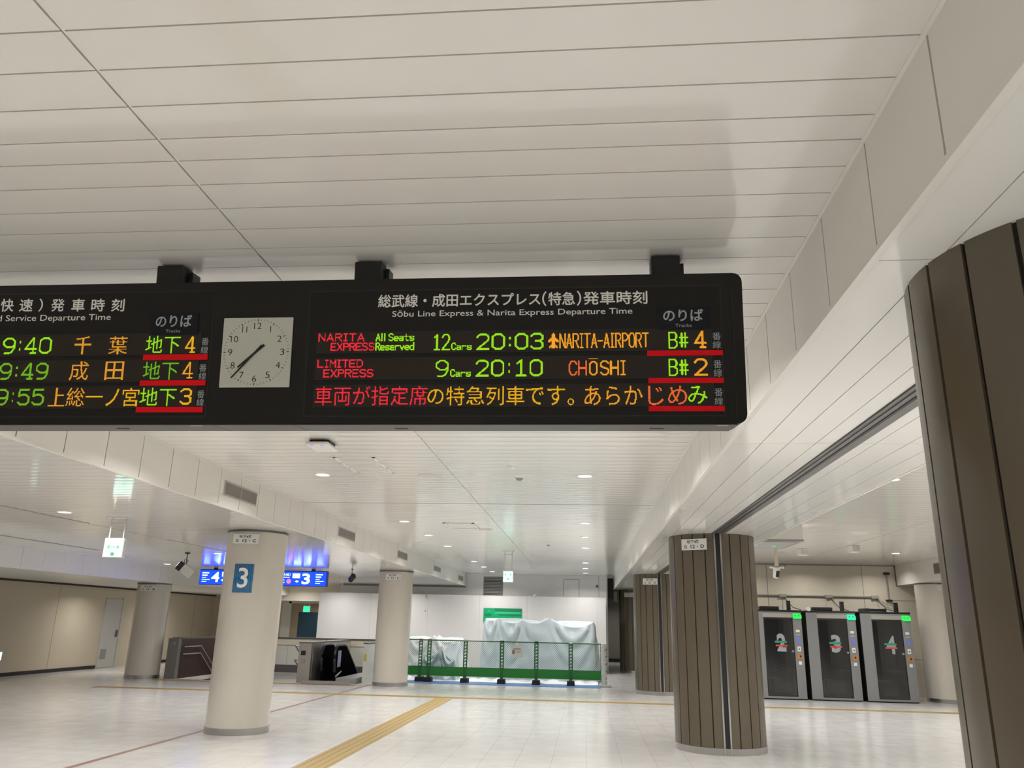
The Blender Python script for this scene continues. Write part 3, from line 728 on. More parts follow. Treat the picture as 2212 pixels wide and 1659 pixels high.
led_row(R, -1.346, .611, -.2345, -.1325, [
    ('車両が指定席', -1.3428, -.7725, -.2306, -.1335, RD), ('の特急列車', -.7720, -.2924, -.2318, -.1370, A), ('です。', -.2856, -.0510, -.2328, -.1372, leda_m),
    ('あらか', -.0006, .2784, -.2335, -.1386, ledo_m), ('じめ', .3049, .4893, -.2340, -.1395, ledo2_m), ('み', .4945, .5854, -.2284, -.1410, ledg_m)])
rbar(R, .3059, .6630, -.2630, -.2380)
for z0, z1 in ((.042, .122), (-.0970, -.0145), (-.2335, -.1520)):
    words(R, 'track_suffix_text', textg_m, [('番', .6180, .6575, (z0+z1)/2+.002, z1), ('線', .6180, .6575, z0, (z0+z1)/2-.002)], -.0045)
for x in (-.93, .355): MB().prism([(x+.035*math.cos(a*PI/8), .135+.018*math.sin(a*PI/8)) for a in range(16)], 'z', VB-.009, VB-.005).build('screw_cover', gap_m, R)
MB().box(.63, .68, .012, .02, VB-.008, VB-.004).build('data_label', platew_m, R)
hanger(R, -1.128); hanger(R, .412)
L = thing('departure_board', 'left hanging departure board cut off by the left edge, green and amber lines', 'departure board', O, (TILT, 0, 0), 'hanging departure boards')
shell(L, -4.09, -1.8725, round_left=True)
frame_panel(L, -3.99, -1.905, -.288, .378)
words(L, 'title_text', textw_m, [('快', -3.0877, -3.0140, .2775, .3489), ('速', -2.9819, -2.9060, .2770, .3472), ('）', -2.8727, -2.8493, .2755, .3470), ('発', -2.8028, -2.7292, .2745, .3444), ('車', -2.6890, -2.6151, .2732, .3426), ('時', -2.5789, -2.5046, .2717, .3409), ('刻', -2.4679, -2.3954, .2701, .3392), ('（', -3.165, -3.142, .2775, .3489)], -.004, .017)
words(L, 'subtitle_text', textw_m, [('Rapid Service Departure Time', -3.200, -2.4641, .2150, .2584)], -.004, .004)
P = MB().box(-2.2435, -1.9830, -.007, -.002, .1402, .2569).build('track_plate', plate_m, L)
words(P, 'plate_text', textg_m, [('のりば', -2.2127, -2.0179, .1817, .2462)], -.0085, .02); words(P, 'plate_small_text', textg_m, [('Tracks', -2.1551, -2.0766, .1525, .1685)], -.0085)
D = ledad_m; GD = ledgd_m
led_row(L, -3.93, -1.966, .040, .146, [('19:40', -3.125, -2.7721, .0464, .1357, G, 1.3), ('千', -2.6461, -2.5547, .0422, .1383, D), ('葉', -2.4584, -2.3542, .0405, .1362, D), ('地下', -2.2569, -2.0702, .0424, .1370, G), ('4', -2.0442, -1.9885, .0443, .1319, A, 1.25)])
led_row(L, -3.93, -1.968, -.100, .007, [('19:49', -3.125, -2.7745, -.0912, -.0008, GD, 1.3), ('成', -2.6569, -2.5546, -.0952, .0042, D), ('田', -2.4642, -2.3628, -.0953, .0026, D), ('地下', -2.2583, -2.0690, -.0953, .0005, GD), ('4', -2.0471, -1.9895, -.0892, -.0027, ledo_m, 1.25)])
led_row(L, -3.93, -1.968, -.237, -.131, [('19:55', -3.125, -2.7806, -.2258, -.1386, GD, 1.3), ('上', -2.7563, -2.6660, -.2311, -.1338, D), ('総', -2.6590, -2.5600, -.2314, -.1343, D), ('一', -2.5546, -2.4609, -.1850, -.1770, A), ('ノ', -2.4454, -2.3745, -.2308, -.1410, A), ('宮', -2.3561, -2.2660, -.2322, -.1358, A), ('地下', -2.2613, -2.0678, -.2313, -.1362, G), ('3', -2.0476, -1.9857, -.2248, -.1393, A, 1.35)])
rbar(L, -2.2638, -1.9180, .0085, .0370); rbar(L, -2.2683, -1.9186, -.1255, -.0985); rbar(L, -2.2753, -1.9217, -.2632, -.2357)
for z0, z1 in ((.0400, .1235), (-.0965, -.0145), (-.2320, -.1505)):
    words(L, 'track_suffix_text', textg_m, [('番', -1.9590, -1.9200, (z0+z1)/2+.002, z1), ('線', -1.9590, -1.9200, z0, (z0+z1)/2-.002)], -.0045)
for x in (-2.42,): MB().prism([(x+.035*math.cos(a*PI/8), .135+.018*math.sin(a*PI/8)) for a in range(16)], 'z', VB-.009, VB-.005).build('screw_cover', gap_m, L)
MB().box(-1.99, -1.93, .012, .02, VB-.008, VB-.004).build('data_label', platew_m, L)
hanger(L, -2.216); hanger(L, -3.76)
# clock unit between the boards
K = thing('station_clock', 'square white clock in the dark panel between the two departure boards', 'clock', O, (TILT, 0, 0))
shell(K, -1.8725, -1.448)
CU, CV, CR = -1.662, .0445, .183
dl = MB().box(CU-.1837, CU+.1837, -.010, 0, CV-.1815, CV+.1815).build('dial', dial_m, K, .004)
tk = MB()
for k in range(60):
    a = k*PI/30; r1 = .172; r0 = .160 if k % 5 == 0 else .164; wd = .0022 if k % 5 == 0 else .0011
    s, c_ = math.sin(a), math.cos(a)
    tk.add([(CU+r0*s-wd*c_, -.0108, CV+r0*c_+wd*s), (CU+r0*s+wd*c_, -.0108, CV+r0*c_-wd*s), (CU+r1*s+wd*c_, -.0108, CV+r1*c_-wd*s), (CU+r1*s-wd*c_, -.0108, CV+r1*c_+wd*s)], [(0, 1, 2, 3)])
tk.build('minute_marks', textk_m, dl)
nm = MB()
for h in range(1, 13):
    a = h*PI/6; r = .137; x, z = CU+r*math.sin(a), CV+r*math.cos(a); hh = .0165
    wd = {1: .0022, 11: .013, 10: .019, 12: .020}.get(h, .0115)
    text_into(nm, str(h), x-wd, x+wd, z-hh, z+hh, -.0108, -.006)
nm.build('numerals', textk_m, dl)
def hand(name, ang, ltip, ltail, w0, w1, y):
    s, c_ = math.sin(ang), math.cos(ang); mb = MB()
    pts = [(-ltail, w0), (ltip, w1)]; vs = []
    for yy in (y, y-.002):
        for d, wd in ((-ltail, w0), (ltip, w1)):
            for sg in (-1, 1): vs.append((CU+d*s+sg*wd*c_, yy, CV+d*c_-sg*wd*s))
    mb.add(vs, [(0, 1, 3, 2), (4, 6, 7, 5), (0, 4, 5, 1), (2, 3, 7, 6), (0, 2, 6, 4), (1, 5, 7, 3)])
    return mb.build(name, textk_m, dl)
hand('hour_hand', math.radians(229), .120, .056, .0062, .0040, -.0125)
hand('minute_hand', math.radians(222), .180, .046, .0052, .0032, -.0155)
# ================================================================ HANGING SIGNS
def exit_sign(x, y, z, ztop, w, h, label, mode, group='hanging exit signs'):
    t = thing('exit_sign', label, 'exit sign', (x, y, z), (0, 0, 0), group)
    MB().box(-w/2-.008, w/2+.008, 0, .07, -h/2-.008, h/2+.03).build('housing', platew_m, t, .008)
    fc = MB().box(-w/2, w/2, -.006, .001, -h/2, h/2).build('lit_face', exitw_m if mode != 'green' else exitgl_m, t, .012)
    mk = MB()
    if mode == 'arrow':
        for s in (-1, 1):
            mk.add([(s*.095, -.0085, .02), (s*.055, -.0085, .05), (s*.055, -.0085, .035), (s*.08, -.0085, .02), (s*.055, -.0085, .005), (s*.055, -.0085, -.01)], [(0, 1, 2, 3), (0, 3, 4, 5)])
        mk.box(-.08, .08, -.009, -.0065, .0155, .0245); mk.box(-.025, .025, -.009, -.0065, -.10, -.055)
    elif mode == 'pictogram':
        for s in (-1, 1):
            mk.add([(s*.095, -.0085, .05), (s*.045, -.0085, .075), (s*.055, -.0085, .05), (s*.045, -.0085, .025)], [(0, 1, 2, 3)])
        mk.box(-.02, .03, -.009, -.0065, -.075, -.045)
    if mk.v: mk.build('arrow', exitg_m, fc)
    if ztop:
        fr = MB(); b = w*.38; ht = ztop-z
        for s in (-1, 1): fr.tube([(s*b, .035, h/2+.02), (s*b, .035, ht)], .012, 8)
        fr.box(-b, b, .025, .045, ht-.10, ht-.085)
        fr.build('suspension_frame', spk_m, t); MB().box(-b-.06, b+.06, -.02, .09, ht-.02, ht).build('ceiling_plate', platew_m, t)
    return t
exit_sign(-2.005, 21.1, 2.865, ZC, .25, .27, 'white lit exit sign hanging on a frame in the middle of the hall', 'pictogram')
exit_sign(-6.725, 11.0, 2.605, ZS, .28, .235, 'white lit sign with green double arrow hanging at left', 'arrow')
o = exit_sign(-11.42, 33.0, 2.085, 2.40, .27, .22, 'small green lit exit sign in front of the blue door', 'green')
t = thing('exit_sign', 'small pale lit exit sign low on the beige wall at the left edge', 'exit sign', (-16.0, 21.55, .545), (0, 0, 0), None)
MB().box(0, .04, -.13, .13, -.12, .12).build('housing', platew_m, t, .005); MB().box(.04, .046, -.115, .115, -.105, .105).build('lit_face', exitw_m, t)
# blue platform sign
t = thing('platform_sign', 'blue backlit platform sign with 4 and 3 behind the numbered column', 'platform sign', (-9.2, 22.62, 2.80), (0, 0, 0))
MB().box(-1.88, 1.88, 0, .16, -.215, .215).build('housing', mat('sign_blue_case', (.01, .02, .30, 1), .4), t, .01)
fc = MB().box(-1.865, 1.865, -.006, .001, -.20, .185).build('lit_face', bsign_m, t, .01)
mb = MB()
def tx(s, a, b, c_, d, bo=.01): text_into(mb, s, a, b, c_, d, -.0095, bo)
tx('4', -1.52, -1.28, -.14, .14, .03); tx('3', 1.16, 1.40, -.16, .14, .03)
tx('総武線（快速）', .12, .82, .065, .135); mb.box(.15, .80, -.0095, -.0075, .015, .035)
tx('成田エクスプレス', .04, .66, -.085, -.03); mb.box(.06, .66, -.0095, -.0075, -.135, -.115)
for sx in (-1, 1):
    for k, (ww, zz) in enumerate(((.20, .11), (.16, .045), (.12, -.02), (.24, -.075), (.14, -.13))):
        xx = -1.80 if sx < 0 else 1.56
        mb.box(xx, xx+ww, -.0095, -.0075, zz-.018 if k < 2 else zz-.008, zz+.018 if k < 2 else zz+.008)
mb.box(-1.21, -.97, -.0095, -.0075, .015, .145); mb.box(.88, 1.10, -.0095, -.0075, .005, .135); mb.box(-.92, -.55, -.0095, -.0075, .065, .135)
for x in (-1.17, 1.02): mb.add([(x-.06, -.0095, -.085), (x, -.0095, -.05), (x+.06, -.0095, -.085), (x, -.0095, -.12)], [(0, 1, 2, 3)])
mb.build('lettering', bsignw_m, fc)
mb = MB()
for x in (-.99, .78): mb.prism([(x+.07*math.cos(a*PI/10), -.085+.065*math.sin(a*PI/10)) for a in range(20)], 'y', -.0095, -.0075)
mb.build('pink_mark', bsignp_m, fc)
MB().box(-1.5, -1.4, .05, .11, .21, .262).box(1.4, 1.5, .05, .11, .21, .262).build('ceiling_bracket', black_m, t)
# hanging cameras
def cctv(x, y, z, drop, label, rz=0, body=cctv_w, group='hanging cameras', sc=1.0):
    t = thing('security_camera', label, 'security camera', (x, y, z), (0, 0, rz), group); t.scale = (sc, sc, sc)
    MB().cyl(0, 0, .055, -.03, 0, 16).build('ceiling_mount', black_m, t)
    MB().tube([(0, 0, -.02), (0, 0, -drop)], .014, 8).build('stem', darksteel_m, t)
    b = MB().box(-.14, .24, -.085, .085, -.19, 0).build('body', body, t, .015); b.location = (0, 0, -drop); b.rotation_euler = (0, math.radians(34), math.radians(28))
    MB().box(-.145, -.02, -.088, .088, -.193, .003).build('hood', black_m, b, .012)
    MB().tube([(-.05, .0, 0), (-.10, .0, .06), (-.09, .02, .11), (-.03, .02, .10), (-.01, .01, .02)], .008, 6).build('cable', black_m, b)
    return t
cctv(-8.82, 17.3, ZS, .27, 'beige boxy security camera hanging left of the blue sign')
cctv(-6.5, 22.3, ZS, .28, 'small dark security camera hanging right of the blue sign', 1.9, black_m, sc=.62)
t = thing('security_camera', 'white security camera on a long beige stem near the booths', 'security camera', (4.41, 19.3, ZC), (0, 0, 0), 'hanging cameras')
MB().box(-.035, .035, -.035, .035, -.42, 0).build('stem', mat('stem_beige', (.55, .50, .40, 1), .4), t)
MB().tube([(-.16, 0, -.45), (.16, 0, -.45)], .02, 8).build('crossbar', platew_m, t)
b = MB().cyl(0, 0, .06, -.24, 0, 16, r2=.08).build('body', platew_m, t); b.location = (0, 0, -.45); b.rotation_euler = (.3, .1, 0)
MB().cyl(.02, -.055, .04, -.2, -.06, 12).build('lens', black_m, b)
MB().tube([(.05, 0, -.42), (.14, .01, -.36), (.2, .02, -.40), (.13, .02, -.46)], .008, 6).build('cable', black_m, t)
# box unit under the right ceiling
t = thing('ceiling_unit', 'white box unit under the right ceiling with a green indicator', 'air unit', (3.34, 15.3, ZC))
MB().box(-.48, .48, -.75, .75, -.31, 0).build('casing', panel_m, t, .008)
MB().box(-.485, .485, -.755, .755, -.325, -.30).build('lower_rim', grille_m, t)
MB().box(-.40, .40, -.6, .6, -.335, -.318).build('grille', mat('unit_grille', (.40, .40, .39, 1), .4), t)
MB().cyl(.16, .1, .03, -.345, -.33, 12).build('indicator', lampg_m, t)
MB().cyl(-.15, -.1, .035, -.35, -.33, 12).build('sensor', platew_m, t)
for x, y, lb in ((5.92, 18.5, 'small white box speaker on the right ceiling, right one of two'), (5.05, 19.4, 'small white box speaker on the right ceiling, left one of two')):
    t = thing('box_speaker', lb, 'speaker', (x, y, ZC), (.0, 0, .2), 'small ceiling boxes')
    MB().box(-.10, .10, -.10, .10, -.16, 0).build('case', platew_m, t, .012); MB().box(-.08, .08, -.104, -.098, -.14, -.03).build('grille', spk_m, t)
# ================================================================ FAR END: hoarding, barrier, covered goods
t = thing('site_hoarding', 'tall white temporary hoarding across the end of the hall', 'hoarding', (0, 31.0, 0))
xh = [-10.25, -8.2, -5.99, -4.0, -2.2, -.4, .42, .75]
for a, b in zip(xh[:-1], xh[1:]): MB().box(a+.002, b-.002, 0, .06, 0, 2.68).build('board', hoard_m, t)
MB().box(-10.27, .77, -.01, .08, 2.68, 2.70).build('top_rail', hoard_m, t)
for x, w_ in ((-1.93, .05),):
    MB().box(x-w_, x+w_, -.05, .06, 2.68, 2.78).build('clamp', hoard_m, t)
mb = MB().box(-6.08, -6.05, -.012, 0, 2.55, 2.68).box(-6.09, -6.06, -.012, 0, 2.05, 2.12); mb.build('hook', grille_m, t)
t = thing('wall_sign', 'green notice sign on the white hoarding above the covered goods', 'sign', (-3.12, 30.99, 2.02))
MB().box(-.72, .72, -.02, 0, -.30, .22).build('panel', signgreen_m, t)
MB().box(-.30, .72, -.022, -.019, .10, .22).box(-.15, .72, -.022, -.019, -.05, .01).box(-.68, -.42, -.022, -.019, -.08, .02).build('dark_lettering_band', signgreen2_m, t)
MB().prism([(-.58, .08), (-.50, .08), (-.52, .17)], 'y', -.024, -.019).box(-.30, .68, -.022, -.019, .02, .09).build('pale_lettering_band', signgreen3_m, t)
# draped plastic over bulky goods
def drape(name, x0, x1, y0, y1, zt, label, m, seed, sag=.12, flare=.25, nseg=320, nz=20, tops=None):
    rnd = random.Random(seed); mb = MB()
    cx, cy = (x0+x1)/2, (y0+y1)/2; a, b = (x1-x0)/2, (y1-y0)/2; r = .10
    per = []
    N = nseg
    def outline(s):
        th = 2*PI*s; c_, q_ = math.cos(th), math.sin(th)
        c_ = math.copysign(abs(c_)**.5, c_); q_ = math.copysign(abs(q_)**.5, q_); m = 1/(abs(c_)**9+abs(q_)**9)**(1/9)
        x, y = c_*m, q_*m; nx, ny = math.copysign(abs(x)**8, x)/a, math.copysign(abs(y)**8, y)/b; l = math.hypot(nx, ny)
        return (cx+a*x, cy+b*y, nx/l, ny/l)
    ph = [rnd.uniform(0, 6.28) for _ in range(6)]; fr = [rnd.choice((5, 7, 9, 11, 14, 19)) for _ in range(6)]
    def wob(s): return sum(math.sin(2*PI*fr[k]*s+ph[k])/(1+.15*fr[k]) for k in range(6))
    def topz(x):
        z = zt
        if tops:
            u = (x-x0)/(x1-x0)
            for i in range(len(tops)-1):
                (ua, za), (ub, zb) = tops[i], tops[i+1]
                if ua <= u <= ub:
                    q = (u-ua)/(ub-ua); z = zt+za+(zb-za)*q-sag*4*q*(1-q)*(ub-ua)
        return z
    rings = []
    for j in range(nz+1):
        h = j/nz; ring = []
        for i in range(N):
            x, y, nx, ny = outline(i/N); s = i/N
            out = flare*h**1.3*.5+.07*wob(s)*(h**.8)+.035*wob(s*1.9+.3*h)*h
            # diagonal swags hanging from the support points
            u = (x-x0)/(x1-x0)
            sw = 0
            if tops:
                for (ua, _), (ub, _) in zip(tops[:-1], tops[1:]):
                    if ua <= u <= ub:
                        q = (u-ua)/(ub-ua); zz = h*2.4
                        sw = abs(ny)*.11*math.sin((zz-1.2*4*q*(1-q))*7)*math.exp(-1.6*h)*(4*q*(1-q))**.7
            out += sw
            zz = topz(x)*(1-h)+.01*h
            if j == 0: out = -.05
            if j == 0: zz = topz(x)+.025
            ring.append((x+nx*out, y+ny*out, zz))
        rings.append(ring)
    vs = [p for R_ in rings for p in R_]
    fs = [(j*N+i, j*N+(i+1) % N, (j+1)*N+(i+1) % N, (j+1)*N+i) for j in range(nz) for i in range(N)]
    mb.add(vs, fs, True)
    c_ = len(mb.v); top = rings[0]
    mid = [((p[0]-cx)*.55+cx, (p[1]-cy)*.55+cy, p[2]+.02) for p in top]
    mb.add(top+mid, [(i, (i+1) % N, N+(i+1) % N, N+i) for i in range(N)], True)
    mb.add(mid+[(cx, cy, sum(p[2] for p in mid)/N)], [(i, (i+1) % N, N) for i in range(N)], True)
    o = mb.build(name, m); return tag(o, label, 'covered goods', 'sheet covered goods')
drape('covered_goods', -3.28, .30, 26.3, 28.3, 1.80, 'tall pile under pale plastic sheet behind the right half of the barrier', sheet_m, 3, sag=.55, tops=[(0, .02), (.14, .03), (.36, -.02), (.60, .05), (1, -.02)])
drape('covered_goods', -5.75, -4.05, 26.45, 27.9, 1.20, 'low pile under white sheet behind the left half of the barrier', sheetw_m, 5, sag=.3, tops=[(0, 0), (.5, .03), (1, -.02)])
drape('covered_goods', -5.0, -3.95, 25.3, 25.75, .95, 'small heap under pale sheet close behind the barrier', sheet_m, 9, sag=.4, flare=.2, tops=[(0, -.25), (.55, .06), (1, -.35)])
# floor sheets
def floor_sheet(name, x0, x1, y0, y1, z, amp, m, label, seed, nx=80, ny=14):
    rnd = random.Random(seed); mb = MB(); ph = [rnd.uniform(0, 6) for _ in range(6)]
    vs = []
    for j in range(ny+1):
        for i in range(nx+1):
            x = x0+(x1-x0)*i/nx; y = y0+(y1-y0)*j/ny
            e = math.sin(PI*j/ny)
            yo = .06*math.sin(3.1*x+ph[0])+.04*math.sin(7.3*x+ph[1]) if j == 0 else 0
            zz = z+amp*e*abs(math.sin(2.3*x+ph[2]+2*y)*math.sin(4.1*x+ph[3]-3*y)+.4*math.sin(9*x+ph[4]+5*y))
            vs.append((x, y+yo*(amp > .01), zz))
    mb.add(vs, [(j*(nx+1)+i, j*(nx+1)+i+1, (j+1)*(nx+1)+i+1, (j+1)*(nx+1)+i) for j in range(ny) for i in range(nx)], True)
    o = mb.build(name, m); return tag(o, label, 'sheet')
floor_sheet('blue_tarpaulin', -6.1, .42, 23.98, 26.0, .006, .0, bluetarp_m, 'blue tarpaulin on the floor under the green barrier', 1)
floor_sheet('white_floor_sheet', -5.9, .35, 25.0, 26.2, .012, .09, sheetw_m, 'crumpled white sheet on the floor behind the green barrier', 2)
# barrier: posts and mesh panels
FY = 24.68
posts = [(-4.93, 24.74), (-4.655, FY), (-3.565, FY), (-2.475, FY), (-1.455, FY), (-.445, FY)]
pname = ['first from the left', 'second from the left', 'third from the left', 'fourth from the left', 'fifth from the left', 'last at the right']
def post(x, y, label):
    t = thing('barrier_post', label, 'barrier post', (x, y, 0), (0, 0, 0), 'green barrier posts')
    MB().prism([(-.115, 0), (.115, 0), (.105, .13), (-.105, .13)], 'y', -.17, .17).build('foot_block', rubber_m, t, .01)
    up = MB()
    for s in (-1, 1): up.box(s*.038-.009, s*.038+.009, -.012, .012, .12, 1.19)
    up.build('upright', green_m, t)
    up2 = MB().box(-.043, .043, -.010, .010, .14, .45).build('lower_plate', green_m, t)
    lad = MB()
    for k in range(16):
        z = .45+.72*k/16; s = 1 if k % 2 else -1
        lad.add([(-.034, -.006, z-s*.012), (.034, -.006, z+.045-(.012 if s > 0 else -.012)), (.034, .006, z+.063-(.012 if s > 0 else -.012)), (-.034, .006, z+.018-s*.012)], [(0, 1, 2, 3)])
        lad.box(-.034, .034, -.006, .006, z+.028, z+.040)
    lad.build('lattice', green_m, t)
    MB().box(-.055, .055, -.02, .02, 1.165, 1.205).build('clip', steel_m if x < -2.6 and x > -3.7 else (platew_m if x > -1 else (mat('orange_clip', (.30, .13, .04, 1), .6) if x < -4.4 else black_m)), t)
    return t
for (x, y), nme in zip(posts, pname): post(x, y, f'green lattice barrier post on a black rubber block, {nme}')
def panel(x0, x1, y, label):
    t = thing('mesh_barrier', label, 'barrier', (x0, y, 0), (0, 0, 0), 'green mesh barrier panels')
    W_ = x1-x0
    MB().tube([(0, 0, 1.175), (W_, 0, 1.175)], .017, 10).build('top_rail', green_m, t)
    MB().box(0, .018, -.008, .008, .40, 1.17).box(W_-.018, W_, -.008, .008, .40, 1.17).box(0, W_, -.008, .008, .42, .432).build('side_frame', green_m, t)
    MB().box(0, W_, -.006, .006, .175, .425).build('kick_plate', kick_m, t)
    pf = MB(); n = int(W_/.035)
    for k in range(n): pf.box(W_*(k+.2)/n, W_*(k+.65)/n, -.008, .008, .152, .168)
    pf.build('perforated_edge', mat('pale_green', (.25, .42, .33, 1), .5), t)
    wm = MB(); sp_ = .062; z0, z1 = .432, 1.16; H_ = z1-z0; r = .0032
    k = -int(H_/sp_)-1
    while k*sp_ < W_:
        for sg in (1, -1):
            pts = []
            xa = k*sp_
            a0, a1 = max(0, xa), min(W_, xa+H_)
            if a1-a0 > .02:
                za, zb = a0-xa, a1-xa
                if sg < 0: za, zb = H_-za, H_-zb
                wm.tube([(a0, .002*sg, z0+za), (a1, .002*sg, z0+zb)], r, 4, False)
        k += 1
    wm.build('wire_mesh', wire_m, t)
    return t
panel(-6.05, -4.98, 24.80, 'green mesh barrier panel partly hidden behind the cream column')
panel(-4.88, -4.70, FY, 'narrow green mesh barrier panel between the two close posts')
plab = ['green mesh barrier panel right of the two close posts, in front of the white sheet', 'green mesh barrier panel, first one left of the paper notice', 'green mesh barrier panel carrying the paper notice', 'green mesh barrier panel, first one right of the paper notice', 'green mesh barrier panel at the right end beside the wrapped post']
for a, b, lb in zip([-4.61, -3.52, -2.43, -1.41, -.40], [-3.61, -2.52, -1.50, -.49, .44], plab): panel(a, b, FY, lb)
t = thing('paper_notice', 'paper notice fixed to the green barrier mesh', 'notice', (-2.03, FY-.012, .93))
MB().box(-.17, .17, -.004, 0, -.19, .17).build('sheet', paper_m, t)
MB().box(-.11, .11, -.0055, -.003, .035, .065).box(-.14, -.06, -.0055, -.003, -.09, .02).box(-.03, .12, -.0055, -.003, -.02, -.008).box(-.03, .12, -.0055, -.003, -.05, -.038).build('print', mat('print_grey', (.20, .20, .20, 1), .6), t)
t = thing('wrapped_post', 'white plastic wrapped post at the right end of the barrier', 'post', (.52, 24.62, 0))
mb = MB(); n = 24; rnd = random.Random(4); vs = []
for j in range(19):
    for i in range(n):
        a = 2*PI*i/n; r = .068+.016*math.sin(3*a+j*1.7)+.010*rnd.random()
        vs.append((r*math.cos(a), r*math.sin(a), .05+1.13*j/18))
mb.add(vs, [(j*n+i, j*n+(i+1) % n, (j+1)*n+(i+1) % n, (j+1)*n+i) for j in range(18) for i in range(n)], True); mb.add(vs[-n:], [tuple(range(n))])
mb.build('wrapping', mat('wrap_white', (.60, .62, .58, 1), .5, noise=.05), t)
mb = MB()
for k in range(5): mb.add([(.02, -.085, .2+.2*k), (.09, -.05, .22+.2*k), (.085, -.055, .27+.2*k)], [(0, 1, 2)])
mb.build('torn_patch', mat('wrap_green', (.12, .22, .15, 1), .5), t)
MB().box(-.16, .20, -.15, .15, 0, .07).build('foot', mat('wrap_foot', (.48, .50, .46, 1), .6), t, .02)
# corridor beyond the hoarding: dark duct
t = thing('air_duct', 'dark duct under the ceiling in the corridor beyond the hoarding', 'duct', (1.12, 32.6, 2.9))
MB().box(-.25, .16, 0, 3, -.16, .6).build('casing', duct_m, t); MB().box(-.02, .12, -.05, 0, -.30, .1).build('bracket', grille_m, t)
# ================================================================ STAIRS AND ESCALATOR
t = thing('stair_parapet', 'dark brown stair parapet wall with a steel end post', 'parapet', (-11.6, 22.85, 0))
MB().box(-.20, .04, .18, 4.1, -.02, 1.07).build('panel', stairwall_m, t)
MB().box(-.26, .045, .0, .18, 0, 1.09).build('end_post', mat('post_grey', (.17, .165, .155, 1), .45), t)
MB().box(-.24, .06, .18, 4.1, 1.07, 1.105).build('cap', darksteel_m, t)
MB().box(-.12, -.04, -.003, .0, .92, .99).build('plate', steel_m, t)
for z in (.86, .66):
    h_ = MB().tube([(.13, .2, z), (.13, 1.25, z), (.13, 3.9, z-1.65)], .02, 10).build('handrail', steel_m, t)
    MB().tube([(.03, .8, z-.05), (.13, .8, z-.03)], .01, 6).build('bracket', steel_m, h_)
struct(B('wall_stair_left', stairwall_m, None, OX0-.1, OX0, OY0+.0, OY1, -2.6, -.12))
struct(B('wall_stair_right', parpanel_m, None, OX1, OX1+.1, OY0, OY1, -2.6, -.12))
t = thing('staircase', 'stair flight going down behind the brown parapet', 'stairs', (-11.5, OY0, 0))
st = MB()
for k in range(13): st.box(.06, 3.2, .02+.3*k, 3.98, -2.45, -.17*(k+1))
st.build('treads', mat('stair_stone', (.30, .29, .27, 1), .5), t)
# steel faced wall between stairs and escalator
t = thing('divider_wall', 'steel faced divider wall between the stairs and the escalator', 'parapet', (-8.06, 22.98, 0))
MB().box(0, .36, 0, 3.9, -.02, 1.05).build('body', escsteel_m, t, .01)
MB().box(-.02, .38, -.015, 3.9, 1.05, 1.075).build('cap', darksteel_m, t)
MB().box(.07, .20, -.012, 0, .72, .84).build('control_plate', black_m, t); MB().box(.08, .19, -.03, 0, .50, .62).build('button_box', grille_m, t)
MB().box(.36, .366, .15, 3.8, .12, .92).build('side_panel', mat('side_panel_steel', (.55, .52, .47, 1), .3, metal=.8), t)
for z in (.95, .58): MB().tube([(-.0, .1, z), (-.14, .1, z), (-.14, 3.2, z-1.5)], .02, 8).build('handrail', steel_m, t)
t = thing('escalator', 'black escalator going down beside the divider wall', 'escalator', (-7.0, 22.98, 0))
prof = [(.06, .0), (-.02, .62)]
prof += [(.20-.22*math.cos(a*PI/14), .78+.22*math.sin(a*PI/14)) for a in range(0, 8)]
prof += [(.80, 1.0), (1.0, .96), (1.16, .86), (2.62, .0), (2.62, -.3), (.06, -.3)]
for x in (0, -.50):
    y0 = 0 if x == 0 else .40
    b = MB().prism([(p[0]+y0, p[1]) for p in prof], 'x', x-.03, x+.03).build('balustrade', escblack_m, t)
    MB().tube([(x, p[0]+y0, p[1]) for p in [(.03, .30), (-.03, .62)]+prof[2:13]+[(2.6, .02)]], .038, 10).build('handrail', handrail_m, b)
    if x == 0:
        MB().box(.031, .034, .16, .46, .42, .86).build('notice', mat('notice_blue', (.30, .33, .50, 1), .5), b)
        MB().prism([(.05, .20), (.32, .26), (.62, .31), (.62, .28), (.32, .20), (.05, .15)], 'x', .030, .034).build('highlight_strip', chrome_m, b)  # chrome strip serves as the highlight on the matte black side
MB().box(-.56, -.02, .1, 3.9, -2.2, -.30).build('truss', mat('esc_base', (.05, .05, .05, 1), .5), t)
ss = MB()
for k in range(7): ss.box(-.55, -.03, 1.0+.4*k, 1.4+.4*k, -.5-.22*k, -.03-.22*k)
ss.build('steps', darksteel_m, t)
MB().box(-.70, .62, -.62, -.50, 0.0, .10).build('kerb', steel_m, t)
MB().box(-.70, .62, -.50, -.04, 0.0, .02).box(-.56, -.03, -.04, 1.0, -.05, .0).build('floor_plate', steel_m, t)
MB().box(.05, .60, .05, 2.8, -.12, .14).build('side_skirt', mat('side_skirt_grey', (.30, .31, .31, 1), .4), t)
# parapet behind the stairwell
t = thing('back_parapet', 'cream parapet with dark cap behind the stairwell', 'parapet', (-11.6, 27.02, 0))
MB().box(0, 5.2, 0, .2, .86, 1.06).build('upper_band', parapet_m, t)
pn = MB()
for k in range(6): pn.box(.8667*k+.004, .8667*(k+1)-.004, -.0, .2, .24, .855)
pn.build('lower_panels', parpanel_m, t); MB().box(0, 5.2, .01, .19, .0, .855).build('core', skirt_m, t); MB().box(0, 5.2, .005, .1, .0, .235).build('skirting', skirt_m, t)
MB().box(-.05, 5.2, -.03, .24, 1.06, 1.10).build('cap', darksteel_m, t); MB().box(0, 5.2, -.012, 0, .845, .862).build('shadow_strip', seam_m, t)
